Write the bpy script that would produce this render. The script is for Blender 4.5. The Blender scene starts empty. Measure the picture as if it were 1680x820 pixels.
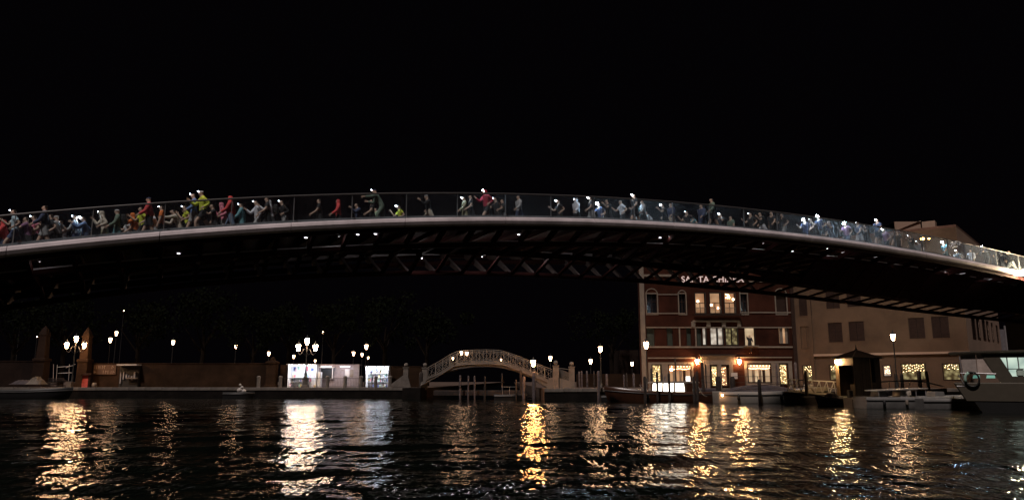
import bpy, bmesh, math, random
import numpy as np
from mathutils import Vector, Matrix
R = math.radians
random.seed(7)
sc = bpy.context.scene
COL = sc.collection
# ------------------------------------------------------------------ camera, world, sun, exposure
F, W0, H0, PITCH, CAMZ = 1222.0, 1680.0, 820.0, R(10.0), 1.5
cam_d = bpy.data.cameras.new('camera')
cam = bpy.data.objects.new('camera', cam_d); COL.objects.link(cam)
cam.location = (0, 0, CAMZ)
cam.rotation_euler = (math.pi / 2 + PITCH, 0, 0)
cam_d.sensor_width = 36; cam_d.lens = 36 * F / W0
cam_d.clip_start = 0.1; cam_d.clip_end = 2000
sc.camera = cam
world = bpy.data.worlds.new('World'); sc.world = world; world.use_nodes = True
wn = world.node_tree
sky = wn.nodes.new('ShaderNodeTexSky'); sky.sky_type = 'NISHITA'; sky.sun_disc = False
SUN_EL, SUN_AZ = R(58), R(203)          # azimuth clockwise from +Y: behind the camera, a little to the left
sky.sun_elevation = R(-6); sky.sun_rotation = SUN_AZ
bgn = wn.nodes['Background']; bgn.inputs['Strength'].default_value = 0.0012
mixn = wn.nodes.new('ShaderNodeMixRGB'); mixn.blend_type = 'ADD'; mixn.inputs[0].default_value = 1.0
mixn.inputs[2].default_value = (0.8, 0.6, 0.9, 1)
wn.links.new(sky.outputs[0], mixn.inputs[1]); wn.links.new(mixn.outputs[0], bgn.inputs[0])
sun_d = bpy.data.lights.new('sun', 'SUN'); sun_d.energy = 1.65; sun_d.angle = R(3); sun_d.color = (1.0, 0.86, 0.80)
sun = bpy.data.objects.new('sun', sun_d); COL.objects.link(sun)
to_sun = Vector((math.sin(SUN_AZ) * math.cos(SUN_EL), math.cos(SUN_AZ) * math.cos(SUN_EL), math.sin(SUN_EL)))
sun.rotation_euler = to_sun.to_track_quat('Z', 'Y').to_euler()
sc.view_settings.view_transform = 'Standard'; sc.view_settings.look = 'None'
sc.view_settings.exposure = 0; sc.view_settings.gamma = 1
sc.cycles.max_bounces = 5; sc.cycles.diffuse_bounces = 2; sc.cycles.glossy_bounces = 2
sc.cycles.transmission_bounces = 3; sc.cycles.transparent_max_bounces = 16
sc.cycles.sample_clamp_indirect = 4; sc.cycles.caustics_reflective = False; sc.cycles.caustics_refractive = False
sc.cycles.use_denoising = True
# ------------------------------------------------------------------ helpers
CP, SP = math.cos(PITCH), math.sin(PITCH)
def ray(px, py):
    a, b = (px - 840) / F, -(py - 410) / F
    return Vector((a, CP - b * SP, SP + b * CP))
def P(px, py, Y):
    r = ray(px, py); t = Y / r.y
    return Vector((r.x * t, Y, CAMZ + r.z * t))
def PL(px, py, A, B):
    """point of the vertical plane through plan points A and B seen at this place of the photograph"""
    r = ray(px, py); d = (B[0] - A[0], B[1] - A[1])
    t = (A[0] * d[1] - A[1] * d[0]) / (r.x * d[1] - r.y * d[0])
    return Vector((r.x * t, r.y * t, CAMZ + r.z * t))
MATS = {}
def mat(name, col, rough=0.7, emit=None, es=0.0, var=0.25, scale=3.0, bump=0.0, metal=0.0, col2=None):
    if name in MATS: return MATS[name]
    m = bpy.data.materials.new(name); m.use_nodes = True; MATS[name] = m
    nt = m.node_tree; b = nt.nodes['Principled BSDF']
    b.inputs['Roughness'].default_value = rough; b.inputs['Metallic'].default_value = metal
    c = (*col, 1)
    if var > 0:
        tc = nt.nodes.new('ShaderNodeTexCoord'); n = nt.nodes.new('ShaderNodeTexNoise')
        n.inputs['Scale'].default_value = scale; n.inputs['Detail'].default_value = 6; n.inputs['Roughness'].default_value = 0.65
        nt.links.new(tc.outputs['Object'], n.inputs['Vector'])
        rmp = nt.nodes.new('ShaderNodeValToRGB'); rmp.color_ramp.elements[0].position = 0.32; rmp.color_ramp.elements[1].position = 0.68
        c2 = col2 or tuple(x * (1 - var) for x in col)
        rmp.color_ramp.elements[0].color = (*c2, 1); rmp.color_ramp.elements[1].color = (*tuple(min(1, x * (1 + var * 0.6)) for x in col), 1)
        nt.links.new(n.outputs[0], rmp.inputs[0]); nt.links.new(rmp.outputs[0], b.inputs['Base Color'])
        if bump > 0:
            n2 = nt.nodes.new('ShaderNodeTexNoise'); n2.inputs['Scale'].default_value = scale * 6; n2.inputs['Detail'].default_value = 4
            nt.links.new(tc.outputs['Object'], n2.inputs['Vector'])
            bp = nt.nodes.new('ShaderNodeBump'); bp.inputs['Strength'].default_value = bump; bp.inputs['Distance'].default_value = 0.03
            nt.links.new(n2.outputs[0], bp.inputs['Height']); nt.links.new(bp.outputs[0], b.inputs['Normal'])
    else:
        b.inputs['Base Color'].default_value = c
    if emit:
        b.inputs['Emission Color'].default_value = (*emit, 1); b.inputs['Emission Strength'].default_value = es
    return m
def wmat(o):
    m = o.matrix_basis.copy()
    while o.parent is not None:
        o = o.parent; m = o.matrix_basis @ m
    return m
def tag(o, label=None, cat=None, group=None, kind=None):
    if label: o['label'] = label
    if cat: o['category'] = cat
    if group: o['group'] = group
    if kind: o['kind'] = kind
    return o
def thing(name, label, cat, loc=(0, 0, 0), rz=0.0, group=None):
    o = bpy.data.objects.new(name, None); COL.objects.link(o)
    o.location = loc; o.rotation_euler = (0, 0, rz); o.empty_display_size = 0.3
    return tag(o, label, cat, group)
class MB:
    def __init__(s): s.v = []; s.f = []; s.mi = []; s.cur = 0
    def add(s, vs, fs):
        b = len(s.v); s.v += [tuple(v) for v in vs]; s.f += [tuple(b + i for i in f) for f in fs]; s.mi += [s.cur] * len(fs); return s
    def box(s, x0, x1, y0, y1, z0, z1):
        v = [(x, y, z) for z in (z0, z1) for x, y in ((x0, y0), (x1, y0), (x1, y1), (x0, y1))]
        return s.add(v, [(3, 2, 1, 0), (4, 5, 6, 7), (0, 1, 5, 4), (1, 2, 6, 5), (2, 3, 7, 6), (3, 0, 4, 7)])
    def obox(s, o, ax, ay, az):
        """box from a corner/centre o with full axis vectors (centred)"""
        o, ax, ay, az = map(Vector, (o, ax, ay, az))
        v = [o + ax * (i - .5) + ay * (j - .5) + az * (k - .5) for k in (0, 1) for i, j in ((0, 0), (1, 0), (1, 1), (0, 1))]
        return s.add(v, [(3, 2, 1, 0), (4, 5, 6, 7), (0, 1, 5, 4), (1, 2, 6, 5), (2, 3, 7, 6), (3, 0, 4, 7)])
    def bar(s, a, b, w, h=None, up=(0, 0, 1)):
        a, b = Vector(a), Vector(b); d = b - a; h = h or w
        sd = d.cross(Vector(up))
        if sd.length < 1e-6: sd = d.cross(Vector((1, 0, 0)))
        sd.normalize(); u = sd.cross(d).normalized()
        return s.obox((a + b) / 2, d, sd * w, u * h)
    def tube(s, pts, rad, n=8, cap=True):
        pts = [Vector(p) for p in pts]; k = len(pts)
        rr = rad if isinstance(rad, (list, tuple)) else [rad] * k
        vs = []; prev = None
        for i, p in enumerate(pts):
            d = (pts[min(i + 1, k - 1)] - pts[max(i - 1, 0)]).normalized()
            if prev is None:
                a = d.cross(Vector((0, 0, 1)));
                if a.length < 1e-3: a = Vector((1, 0, 0))
                a.normalize()
            else:
                a = (prev - d * prev.dot(d)).normalized()
            prev = a; c = d.cross(a)
            vs += [p + (a * math.cos(2 * math.pi * j / n) + c * math.sin(2 * math.pi * j / n)) * rr[i] for j in range(n)]
        fs = [(i * n + j, i * n + (j + 1) % n, (i + 1) * n + (j + 1) % n, (i + 1) * n + j) for i in range(k - 1) for j in range(n)]
        if cap: fs += [tuple(reversed(range(n))), tuple((k - 1) * n + j for j in range(n))]
        return s.add(vs, fs)
    def lathe(s, prof, n=12, o=(0, 0, 0), rot=0.0):
        vs = [(o[0] + r * math.cos(2 * math.pi * j / n + rot), o[1] + r * math.sin(2 * math.pi * j / n + rot), o[2] + z) for r, z in prof for j in range(n)]
        k = len(prof)
        fs = [(i * n + j, i * n + (j + 1) % n, (i + 1) * n + (j + 1) % n, (i + 1) * n + j) for i in range(k - 1) for j in range(n)]
        fs += [tuple(reversed(range(n))), tuple((k - 1) * n + j for j in range(n))]
        return s.add(vs, fs)
    def ball(s, o, r, n=10, k=6, sz=1.0):
        return s.lathe([(r * math.sin(math.pi * max(.02, min(.98, i / k))), -r * sz * math.cos(math.pi * i / k)) for i in range(k + 1)], n, o)
    def prism(s, poly, d, off):
        """poly: list of 3D points, extruded by vector d"""
        n = len(poly); d = Vector(d); a = [Vector(p) + Vector(off) for p in poly]; b = [p + d for p in a]
        return s.add(a + b, [tuple(range(n)), tuple(reversed(range(n, 2 * n)))] + [((i + 1) % n, i, n + i, n + (i + 1) % n) for i in range(n)])
    def mesh(s, name, mats, M=None):
        me = bpy.data.meshes.new(name)
        v = s.v if M is None else [tuple(M @ Vector(p)) for p in s.v]
        me.from_pydata(v, [], s.f)
        for m in (mats if isinstance(mats, (list, tuple)) else [mats]): me.materials.append(m)
        if any(s.mi): me.polygons.foreach_set('material_index', s.mi)
        me.update(); return me
    def build(s, name, mats, parent=None, smooth=False, local=False, origin=None, bevel=0):
        """geometry in world coordinates unless local"""
        M = None
        if parent is not None and not local: M = wmat(parent).inverted()
        if origin is not None: M = Matrix.Translation(-Vector(origin)) @ (M or Matrix())
        o = bpy.data.objects.new(name, s.mesh(name, mats, M)); COL.objects.link(o)
        if origin is not None: o.location = origin
        if parent is not None: o.parent = parent
        bm = bmesh.new(); bm.from_mesh(o.data); bmesh.ops.recalc_face_normals(bm, faces=bm.faces)
        if bevel: bmesh.ops.bevel(bm, geom=bm.edges[:], offset=bevel, segments=1, affect='EDGES', clamp_overlap=True)
        bm.to_mesh(o.data); bm.free()
        if smooth: o.data.polygons.foreach_set('use_smooth', [True] * len(o.data.polygons))
        return o
def kids(o): return [c for c in bpy.data.objects if c.parent == o]
def copy_tree(o, parent=None, children=None):
    c = o.copy(); COL.objects.link(c); c.parent = parent
    if children is None: children = kids(o)
    for ch in children: copy_tree(ch, c)
    return c
# ------------------------------------------------------------------ materials
M_stone = mat('istrian_stone', (0.18, 0.155, 0.135), .75, var=.3, scale=2.2, bump=.3)
M_band = mat('pale_parapet_stone', (0.80, 0.72, 0.76), .6, var=.28, scale=.8, bump=.1)
M_red = mat('dark_red_steel', (0.034, 0.009, 0.008), .9, var=.3, scale=1.5)
M_steel = mat('bright_rail_steel', (.13, .125, .125), .45, var=0, metal=.3)
M_grey = mat('grey_steel', (0.30, 0.29, 0.30), .4, var=.2, scale=2, metal=.3)
M_dark = mat('dark_iron', (0.025, 0.025, 0.025), .5, var=.2, scale=8)
M_bronze = mat('bronze_rail', (0.30, 0.20, 0.13), .35, var=.15, scale=4, metal=.7)
M_wood = mat('weathered_pile_wood', (0.035, 0.025, 0.022), .85, var=.5, scale=5, bump=.6)
M_woodp = mat('grey_worn_pile_wood', (0.13, 0.105, 0.11), .8, var=.5, scale=5, bump=.6)
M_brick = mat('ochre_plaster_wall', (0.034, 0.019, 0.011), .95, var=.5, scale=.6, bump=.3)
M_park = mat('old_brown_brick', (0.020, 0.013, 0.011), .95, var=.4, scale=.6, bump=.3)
M_pave = mat('stone_paving', (0.14, 0.10, 0.082), .8, var=.3, scale=.8, bump=.3)
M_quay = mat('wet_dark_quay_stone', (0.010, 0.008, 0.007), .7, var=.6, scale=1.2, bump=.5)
M_white = mat('white_paint', (0.55, 0.52, 0.50), .5, var=.12, scale=3)
M_plaster = mat('white_frame_stone', (0.22, 0.18, 0.145), .7, var=.2, scale=2)
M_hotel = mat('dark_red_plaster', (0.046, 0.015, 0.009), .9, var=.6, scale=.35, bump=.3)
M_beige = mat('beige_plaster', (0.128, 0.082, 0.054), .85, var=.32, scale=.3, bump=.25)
M_beige2 = mat('lit_beige_plaster', (0.46, 0.32, 0.24), .85, var=.15, scale=.3, bump=.25)  # beige plaster made paler so the side wall, ledge and attic read as lit
M_shut = mat('brown_shutter', (0.035, 0.020, 0.016), .7, var=.2, scale=4)
M_green = mat('dark_green_shutter', (0.035, 0.045, 0.035), .6, var=.2, scale=4)
M_glassd = mat('dark_window_glass', (0.01, 0.01, 0.012), .08, var=0)
M_roof = mat('terracotta_roof', (0.14, 0.065, 0.045), .8, var=.4, scale=3, bump=.5)
def emat(name, col, s, base=(0.6, 0.6, 0.6)):
    return mat(name, base, .5, emit=col, es=s, var=0)
E_lan = emat('lit_lantern_glass', (1.0, .58, .31), 80)
E_lan2 = emat('bright_lit_lantern_glass', (1.0, .50, .20), 330)
E_far = emat('distant_lantern_glass', (1.0, .60, .34), 20)
E_cool = emat('cool_stall_tube', (.80, .88, 1.0), 50)
E_head = emat('headlamp_cool_white', (.78, .86, 1.0), 30)
E_headb = emat('headlamp_bright_white', (.62, .82, 1.0), 260)
def glowing(name, cols, s, scale=2.0, strength_var=.7):
    """lit room seen through a pane: uneven emission"""
    if name in MATS: return MATS[name]
    m = bpy.data.materials.new(name); m.use_nodes = True; MATS[name] = m; nt = m.node_tree
    b = nt.nodes['Principled BSDF']; b.inputs['Roughness'].default_value = .3; b.inputs['Base Color'].default_value = (*[c * .4 for c in cols[1]], 1)
    tc = nt.nodes.new('ShaderNodeTexCoord'); v = nt.nodes.new('ShaderNodeTexVoronoi'); v.inputs['Scale'].default_value = scale
    r = nt.nodes.new('ShaderNodeValToRGB')
    r.color_ramp.elements[0].color = (*cols[0], 1); r.color_ramp.elements[1].color = (*cols[1], 1)
    r.color_ramp.elements[0].position = .05; r.color_ramp.elements[1].position = .7
    nt.links.new(tc.outputs['Object'], v.inputs['Vector']); nt.links.new(v.outputs['Distance'], r.inputs[0])
    nt.links.new(r.outputs[0], b.inputs['Emission Color']); b.inputs['Emission Strength'].default_value = s
    return m
E_room = glowing('warm_lit_room', [(1, .62, .34), (.55, .28, .14)], .55, 1.2)
E_room2 = glowing('white_lit_room', [(1, .9, .75), (.35, .28, .22)], .75, 2.2)
E_gold = glowing('gold_string_lit_curtain', [(1, .80, .38), (.22, .12, .04)], 1.3, 5)
E_goldd = glowing('dim_string_lit_window', [(.9, .75, .35), (.10, .07, .03)], .45, 3.2)
E_curt = glowing('lit_curtain', [(.9, .68, .42), (.5, .34, .2)], .8, 1.5)
E_cabin = glowing('lit_boat_cabin', [(1, .95, .85), (1, .88, .7)], 6, 1.5)
E_bus = glowing('pale_green_lit_cabin', [(.85, 1, .82), (.40, .52, .45)], .9, 1.3)
E_spark = emat('string_bulb', (1, .62, .30), 16)
def glass_mat(name, dust, tint=(.9, .95, .97)):
    m = bpy.data.materials.new(name); m.use_nodes = True; MATS[name] = m; nt = m.node_tree
    for n in list(nt.nodes): nt.nodes.remove(n)
    o = nt.nodes.new('ShaderNodeOutputMaterial'); tr = nt.nodes.new('ShaderNodeBsdfTransparent'); tr.inputs[0].default_value = (*tint, 1)
    g = nt.nodes.new('ShaderNodeBsdfGlossy'); g.inputs['Roughness'].default_value = .05
    d = nt.nodes.new('ShaderNodeBsdfTranslucent'); d.inputs[0].default_value = (.8, .8, .8, 1)
    lw = nt.nodes.new('ShaderNodeLayerWeight'); lw.inputs[0].default_value = .5
    pw = nt.nodes.new('ShaderNodeMath'); pw.operation = 'POWER'; pw.inputs[1].default_value = 4; nt.links.new(lw.outputs['Facing'], pw.inputs[0])
    fr = nt.nodes.new('ShaderNodeMapRange'); fr.inputs['To Min'].default_value = .025; fr.inputs['To Max'].default_value = .6; nt.links.new(pw.outputs[0], fr.inputs[0])
    m1 = nt.nodes.new('ShaderNodeMixShader'); m2 = nt.nodes.new('ShaderNodeMixShader')
    tc = nt.nodes.new('ShaderNodeTexCoord'); n = nt.nodes.new('ShaderNodeTexNoise'); n.inputs['Scale'].default_value = 1.5; n.inputs['Detail'].default_value = 5
    mp = nt.nodes.new('ShaderNodeMapRange'); mp.inputs['To Min'].default_value = dust * .4; mp.inputs['To Max'].default_value = dust * 1.6
    nt.links.new(tc.outputs['Object'], n.inputs['Vector']); nt.links.new(n.outputs[0], mp.inputs[0])
    nt.links.new(mp.outputs[0], m1.inputs[0]); nt.links.new(tr.outputs[0], m1.inputs[1]); nt.links.new(d.outputs[0], m1.inputs[2])
    nt.links.new(fr.outputs[0], m2.inputs[0]); nt.links.new(m1.outputs[0], m2.inputs[1]); nt.links.new(g.outputs[0], m2.inputs[2])
    nt.links.new(m2.outputs[0], o.inputs[0]); return m
M_glass = glass_mat('dusty_clear_glass', .06)
M_glass2 = glass_mat('dustier_hazy_glass', .15)
# ------------------------------------------------------------------ the setting: water, lagoon bed, quays
def make_water():
    a = np.concatenate([np.linspace(-180, -46, 34)[:-1], np.linspace(-46, 46, 760), np.linspace(46, 180, 34)[1:-1]])
    r = np.concatenate([np.array([.01]), np.geomspace(1.5, 7.5, 24)[:-1], np.geomspace(7.5, 90, 470)[:-1], np.geomspace(90, 900, 36)])
    A, RR = np.meshgrid(np.radians(a), r); X = RR * np.sin(A); Y = RR * np.cos(A); Z = np.zeros_like(X)
    rng = np.random.default_rng(4)
    for i in range(64):
        lam = 0.35 * (12 ** rng.random()); k = 2 * math.pi / lam
        th = math.pi / 2 * 1.0 + rng.normal(0, .42); slope = .0125 * (lam / 1.0) ** -.1
        amp = slope / k; ph = rng.random() * 6.28
        dr = RR * 0.012
        fade = np.clip(1.4 - 2.6 * dr / lam, 0, 1) * np.clip((130 - RR) / 60, 0, 1)
        Z += amp * fade * np.sin(k * (X * math.cos(th) + Y * math.sin(th)) + ph + .6 * np.sin(k * .21 * X + ph))
    patch = .75 + .35 * np.sin(X * .13 + 1.3) * np.sin(Y * .17 + X * .05)
    Z *= patch
    nr, na = X.shape; co = np.stack([X, Y, Z], -1).reshape(-1, 3)
    i = np.arange(nr - 1)[:, None]; j = np.arange(na)[None, :]; j2 = (j + 1) % na
    q = np.stack([i * na + j, i * na + j2, (i + 1) * na + j2, (i + 1) * na + j], -1).reshape(-1, 4)[:, ::-1]
    me = bpy.data.meshes.new('water'); me.vertices.add(len(co)); me.vertices.foreach_set('co', co.ravel())
    me.loops.add(q.size); me.polygons.add(len(q)); me.loops.foreach_set('vertex_index', q.ravel().astype(np.int32))
    me.polygons.foreach_set('loop_start', np.arange(0, q.size, 4, dtype=np.int32))
    me.polygons.foreach_set('use_smooth', np.ones(len(q), bool)); me.update(); me.validate()
    m = bpy.data.materials.new('canal_water'); m.use_nodes = True; nt = m.node_tree; b = nt.nodes['Principled BSDF']
    b.inputs['Base Color'].default_value = (.004, .006, .004, 1); b.inputs['Roughness'].default_value = .02; b.inputs['IOR'].default_value = 1.33
    tc = nt.nodes.new('ShaderNodeTexCoord'); mp = nt.nodes.new('ShaderNodeMapping'); mp.inputs['Scale'].default_value = (.85, .30, 1)
    n1 = nt.nodes.new('ShaderNodeTexNoise'); n1.inputs['Scale'].default_value = 2.6; n1.inputs['Detail'].default_value = 3; n1.inputs['Roughness'].default_value = .55
    bp = nt.nodes.new('ShaderNodeBump'); bp.inputs['Strength'].default_value = 1; bp.inputs['Distance'].default_value = .085
    mp2 = nt.nodes.new('ShaderNodeMapping'); mp2.inputs['Scale'].default_value = (.55, 1.5, 1); n2 = nt.nodes.new('ShaderNodeTexNoise'); n2.inputs['Scale'].default_value = 7; n2.inputs['Detail'].default_value = 3
    bp2 = nt.nodes.new('ShaderNodeBump'); bp2.inputs['Strength'].default_value = 1; bp2.inputs['Distance'].default_value = .006
    nt.links.new(tc.outputs['Object'], mp2.inputs[0]); nt.links.new(mp2.outputs[0], n2.inputs['Vector']); nt.links.new(n2.outputs[0], bp2.inputs['Height']); nt.links.new(bp2.outputs[0], bp.inputs['Normal'])
    nt.links.new(tc.outputs['Object'], mp.inputs[0]); nt.links.new(mp.outputs[0], n1.inputs['Vector'])
    nt.links.new(n1.outputs[0], bp.inputs['Height']); nt.links.new(bp.outputs[0], b.inputs['Normal'])
    me.materials.append(m); o = bpy.data.objects.new('water', me); COL.objects.link(o); tag(o, kind='structure')
make_water()
QZ = 0.92
YL, YR = 71.5, 60.5
# plan of the land: far bank with the side canal mouth between
XR0 = P(893, 650, YR).x; XB0 = P(697, 650, YL).x
g = MB(); g.box(-400, XB0, YL, 900, -2, QZ); g.build('ground', M_pave).__setitem__('kind', 'structure')
g = MB(); g.box(XR0, 400, YR, 900, -2, QZ - .004); g.build('ground', M_pave).__setitem__('kind', 'structure')
def quay_wall(x0, x1, y, name='quay_edge'):
    root = thing(name, None, None, ((x0 + x1) / 2, y, 0)); root['kind'] = 'structure'
    n = int((x1 - x0) / 1.5); w = (x1 - x0) / n
    me = None
    for k in range(n):
        X = x0 + (k + .5) * w
        if me is None:
            m = MB(); m.box(-w / 2 + .008, w / 2 - .008, -.12, .5, -.14, .14); o = m.build('coping_stone', M_stone, root, local=True, bevel=.02); me = o.data
        else:
            o = bpy.data.objects.new('coping_stone', me); COL.objects.link(o); o.parent = root
        o.location = (X - (x0 + x1) / 2, 0, QZ - .10 + random.uniform(-.008, .008)); o.rotation_euler = (0, random.uniform(-.004, .004), 0)
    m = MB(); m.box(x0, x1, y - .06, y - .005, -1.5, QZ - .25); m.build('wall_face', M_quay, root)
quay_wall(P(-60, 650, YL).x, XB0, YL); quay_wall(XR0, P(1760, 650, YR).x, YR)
# near bank behind the camera
g = MB(); g.box(-400, 400, -300, -6, -2, 1.1); g.build('ground', M_pave).__setitem__('kind', 'structure')
# ------------------------------------------------------------------ the big arched bridge
DEP = lambda px: 1344.0 / (57 - 0.0165 * px)
def near_pt(px, py=400):
    y = DEP(px); return P(px, py, y)
pa, pb = near_pt(0, 405), near_pt(1680, 447)
B0 = Vector((pa.x, pa.y)); UD = (Vector((pb.x, pb.y)) - B0).normalized(); ND = Vector((-UD.y, UD.x))
def solve(px, py, dl):
    """s and z on the vertical plane dl metres behind the near edge, seen at px,py"""
    r = ray(px, py); o = B0 + ND * dl
    # t*(rx,ry) = o + UD*s
    det = -r.x * UD.y + UD.x * r.y
    t = (-o.x * UD.y + UD.x * o.y) / det
    s = (r.x * o.y - r.y * o.x) / (-det) if abs(UD.x) < 1e-9 else ((t * r.x - o.x) / UD.x)
    return s, CAMZ + r.z * t
def fit(pts, dl, deg=2):
    q = [solve(x, y, dl) for x, y in pts]; c = np.polyfit([a for a, _ in q], [b for _, b in q], deg)
    return lambda s: float(np.polyval(c, s))
zd = fit([(0, 404), (140, 391), (280, 380), (420, 369), (560, 362), (720, 357), (840, 357), (1000, 359), (1120, 366), (1240, 376), (1400, 397), (1500, 410), (1640, 438), (1680, 446)], 0, 3)
zt = fit([(100, 444), (300, 424), (590, 407), (840, 400), (1100, 404), (1240, 414), (1400, 427), (1500, 441), (1600, 459)], 1.6, 3)
z1 = fit([(100, 458), (600, 415), (750, 411), (900, 417), (1050, 433), (1200, 453), (1300, 468), (1400, 479), (1500, 491), (1600, 506)], 3.3, 3)
z2 = fit([(100, 492), (600, 450), (900, 447), (1050, 466), (1200, 474), (1300, 485), (1400, 497), (1500, 508), (1640, 524)], 5.2, 3)
S0, S1, BW = -13.0, 66.0, 8.4
def Z(f, s):
    # past the ends of what is seen the curves run on straight
    if s < -2: return f(-2) + (f(-2) - f(0)) / 2 * (-2 - s)
    if s > 54: return f(54) + (f(54) - f(52)) / 2 * (s - 54)
    return f(s)
def BP(s, dl, z): v = B0 + UD * s + ND * dl; return Vector((v.x, v.y, z))
bridge = thing('footbridge', 'long arched glass-sided footbridge with dark red steel ribs crossing the canal above everything', 'bridge', BP(26, 4, 0))
SS = [S0 + i * (S1 - S0) / 79 for i in range(80)]
def strip(prof, name, mats, smooth=False, ss=SS, f=zd):
    """loft a closed cross-section [(across, above)] along the bridge"""
    m = MB(); n = len(prof); vs = [BP(s, d, Z(f, s) + h) for s in ss for d, h in prof]
    fs = [(i * n + j, i * n + (j + 1) % n, (i + 1) * n + (j + 1) % n, (i + 1) * n + j) for i in range(len(ss) - 1) for j in range(n)]
    fs += [tuple(range(n)), tuple(range((len(ss) - 1) * n, len(ss) * n))]
    m.add(vs, fs); return m.build(name, mats, bridge, smooth)
# deck and parapet bands: pieces of pale band with joints
strip([(.24, -.05), (.24, -.20), (BW - .24, -.20), (BW - .24, -.05)], 'deck', M_red)
def band(d0, sg):
    prof = [(d0 - sg * .02, 0), (d0 - sg * .11, -.05), (d0 - sg * .14, -.17), (d0 - sg * .10, -.29), (d0, -.35), (d0 + sg * .20, -.36), (d0 + sg * .20, 0)]
    k = 0; L = 4.4; s = S0
    while s < S1 - .1:
        e = min(S1, s + L); strip(prof, 'edge_band', M_band, False, [s + .012 + (e - s - .024) * i / 5 for i in range(6)]); s = e
band(0, 1); band(BW, -1)
strip([(.21, -.36), (.05, -.37), (.05, -.52), (.21, -.52)], 'edge_girder', M_red)
strip([(BW - .21, -.36), (BW - .05, -.37), (BW - .05, -.52), (BW - .21, -.52)], 'edge_girder', M_red)
def arch_tube(f, dl, r, name='arch_tube'):
    m = MB(); m.tube([BP(s, dl, Z(f, s)) for s in SS], r, 10); return m.build(name, M_red, bridge, True)
arch_tube(zt, 1.6, .13); arch_tube(z1, 3.3, .14); arch_tube(z2, 5.2, .12)
m = MB(); m.tube([BP(s, BW - 1.6, Z(zt, s) - .1) for s in SS], .13, 10); m.build('arch_tube', M_red, bridge, True)
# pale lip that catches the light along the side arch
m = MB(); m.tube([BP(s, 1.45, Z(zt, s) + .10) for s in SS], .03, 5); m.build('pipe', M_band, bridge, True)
strip([(.30, -.06), (.36, -.06), (.36, .15), (.30, .15)], 'inner_kerb', mat('pale_kerb', (.32, .30, .31), .7))
# transverse ribs: a tapered web from each edge down to the two lower arches
M_rib = mat('lit_rib_steel', (.20, .16, .155), .8, var=.4, scale=2)  # far webs paler than the red steel: their light is in the colour
SOF = 37.5
def rib(s):
    t = .14; zdk = Z(zd, s) - .21; a, b, c = Z(zt, s), Z(z1, s), Z(z2, s)
    top = [(.15, zdk - .0), (BW - .15, zdk)]
    pl = [(.18, zdk - .02), (BW - .18, zdk - .02), (BW - .18, zdk - .22), (BW - 1.6, a - .18), (5.25, c - .1), (3.25, b - .1), (1.6, a - .05), (.18, zdk - .25)]
    inner = [(1.2, zdk - .30), (BW - 1.2, zdk - .30), (BW - 2.3, a + .02), (5.2, c + .32), (3.35, b + .38), (2.1, a + .15)]
    m = MB()
    # near web, bottom rung, far web as bars; top cross bar
    wu = Vector((UD.x, UD.y, 0))
    def seg(p, q, h0, h1, w=t, mi=0):
        m.cur = mi; A, B = BP(s, p[0], p[1]), BP(s, q[0], q[1]); o = wu * w / 2
        dn = Vector((0, 0, 1)); 
        v = [A + o + dn * h0, A - o + dn * h0, A - o - dn * h0, A + o - dn * h0, B + o + dn * h1, B - o + dn * h1, B - o - dn * h1, B + o - dn * h1]
        m.add(v, [(0, 1, 2, 3), (7, 6, 5, 4), (0, 4, 5, 1), (1, 5, 6, 2), (2, 6, 7, 3), (3, 7, 4, 0)])
    seg((.22, zdk - .14), (1.6, a), .13, .11); seg((1.6, a), (3.3, b), .11, .12); seg((3.3, b), (5.2, c), .055, .05, .17)
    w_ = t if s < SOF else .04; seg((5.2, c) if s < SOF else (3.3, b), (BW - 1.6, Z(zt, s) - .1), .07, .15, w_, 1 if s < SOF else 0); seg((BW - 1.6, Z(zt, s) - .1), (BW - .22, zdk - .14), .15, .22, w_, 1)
    seg((.22, zdk - .09), (BW - .22, zdk - .09), .085, .085)
    m.build('rib', [M_red, M_rib], bridge)
def soffit():
    m = MB(); ss = [SOF + i * (S1 - SOF) / 30 for i in range(31)]; prof = lambda s: [(1.6, Z(zt, s) - .05), (3.3, Z(z1, s) - .03), (3.3, Z(z1, s) + .0), (1.6, Z(zt, s) - .02)]
    vs = [BP(s, d, z) for s in ss for d, z in prof(s)]; m.add(vs, [(i * 4 + j, i * 4 + (j + 1) % 4, i * 4 + 4 + (j + 1) % 4, i * 4 + 4 + j) for i in range(30) for j in range(4)]); m.build('soffit_plate', M_red, bridge)
soffit()
s = S0 + .5
while s < S1 - .3: rib(s); s += 1.32
# glass parapets with joints, slim posts and a bronze handrail
gl = 2.2
for d0, sg in ((.10, 1), (BW - .10, -1)):
    s = S0 + .1; k = 0
    while s < S1 - gl:
        m = MB(); ss = [s + .02, s + gl / 2, s + gl - .02]
        v = [BP(q, d0 + o, Z(zd, q) + h) for q in ss for o, h in ((0, .005), (.02 * sg, .005), (.02 * sg, 1.02), (0, 1.02))]
        fs = [(i * 4 + j, i * 4 + (j + 1) % 4, i * 4 + 4 + (j + 1) % 4, i * 4 + 4 + j) for i in (0, 1) for j in range(4)] + [(0, 1, 2, 3), (8, 9, 10, 11)]
        m.add(v, fs); m.build('glass_panel', M_glass if s < 33 else M_glass2, bridge)
        m = MB(); m.box(-.012, .012, -.03, .03, 0, 1.03)
        M = Matrix.Translation(BP(s, d0 + .05 * sg, Z(zd, s) - .002)) @ Matrix.Rotation(math.atan2(UD.y, UD.x), 4, 'Z')
        m.v = [tuple(M @ Vector(p)) for p in m.v]; m.build('rail_post', M_grey, bridge)
        s += gl; k += 1
    m = MB(); m.tube([BP(s, d0 + .02 * sg, Z(zd, s) + 1.06) for s in SS], .035, 8); m.build('handrail', M_steel if d0 < 1 else M_bronze, bridge, True)
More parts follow.
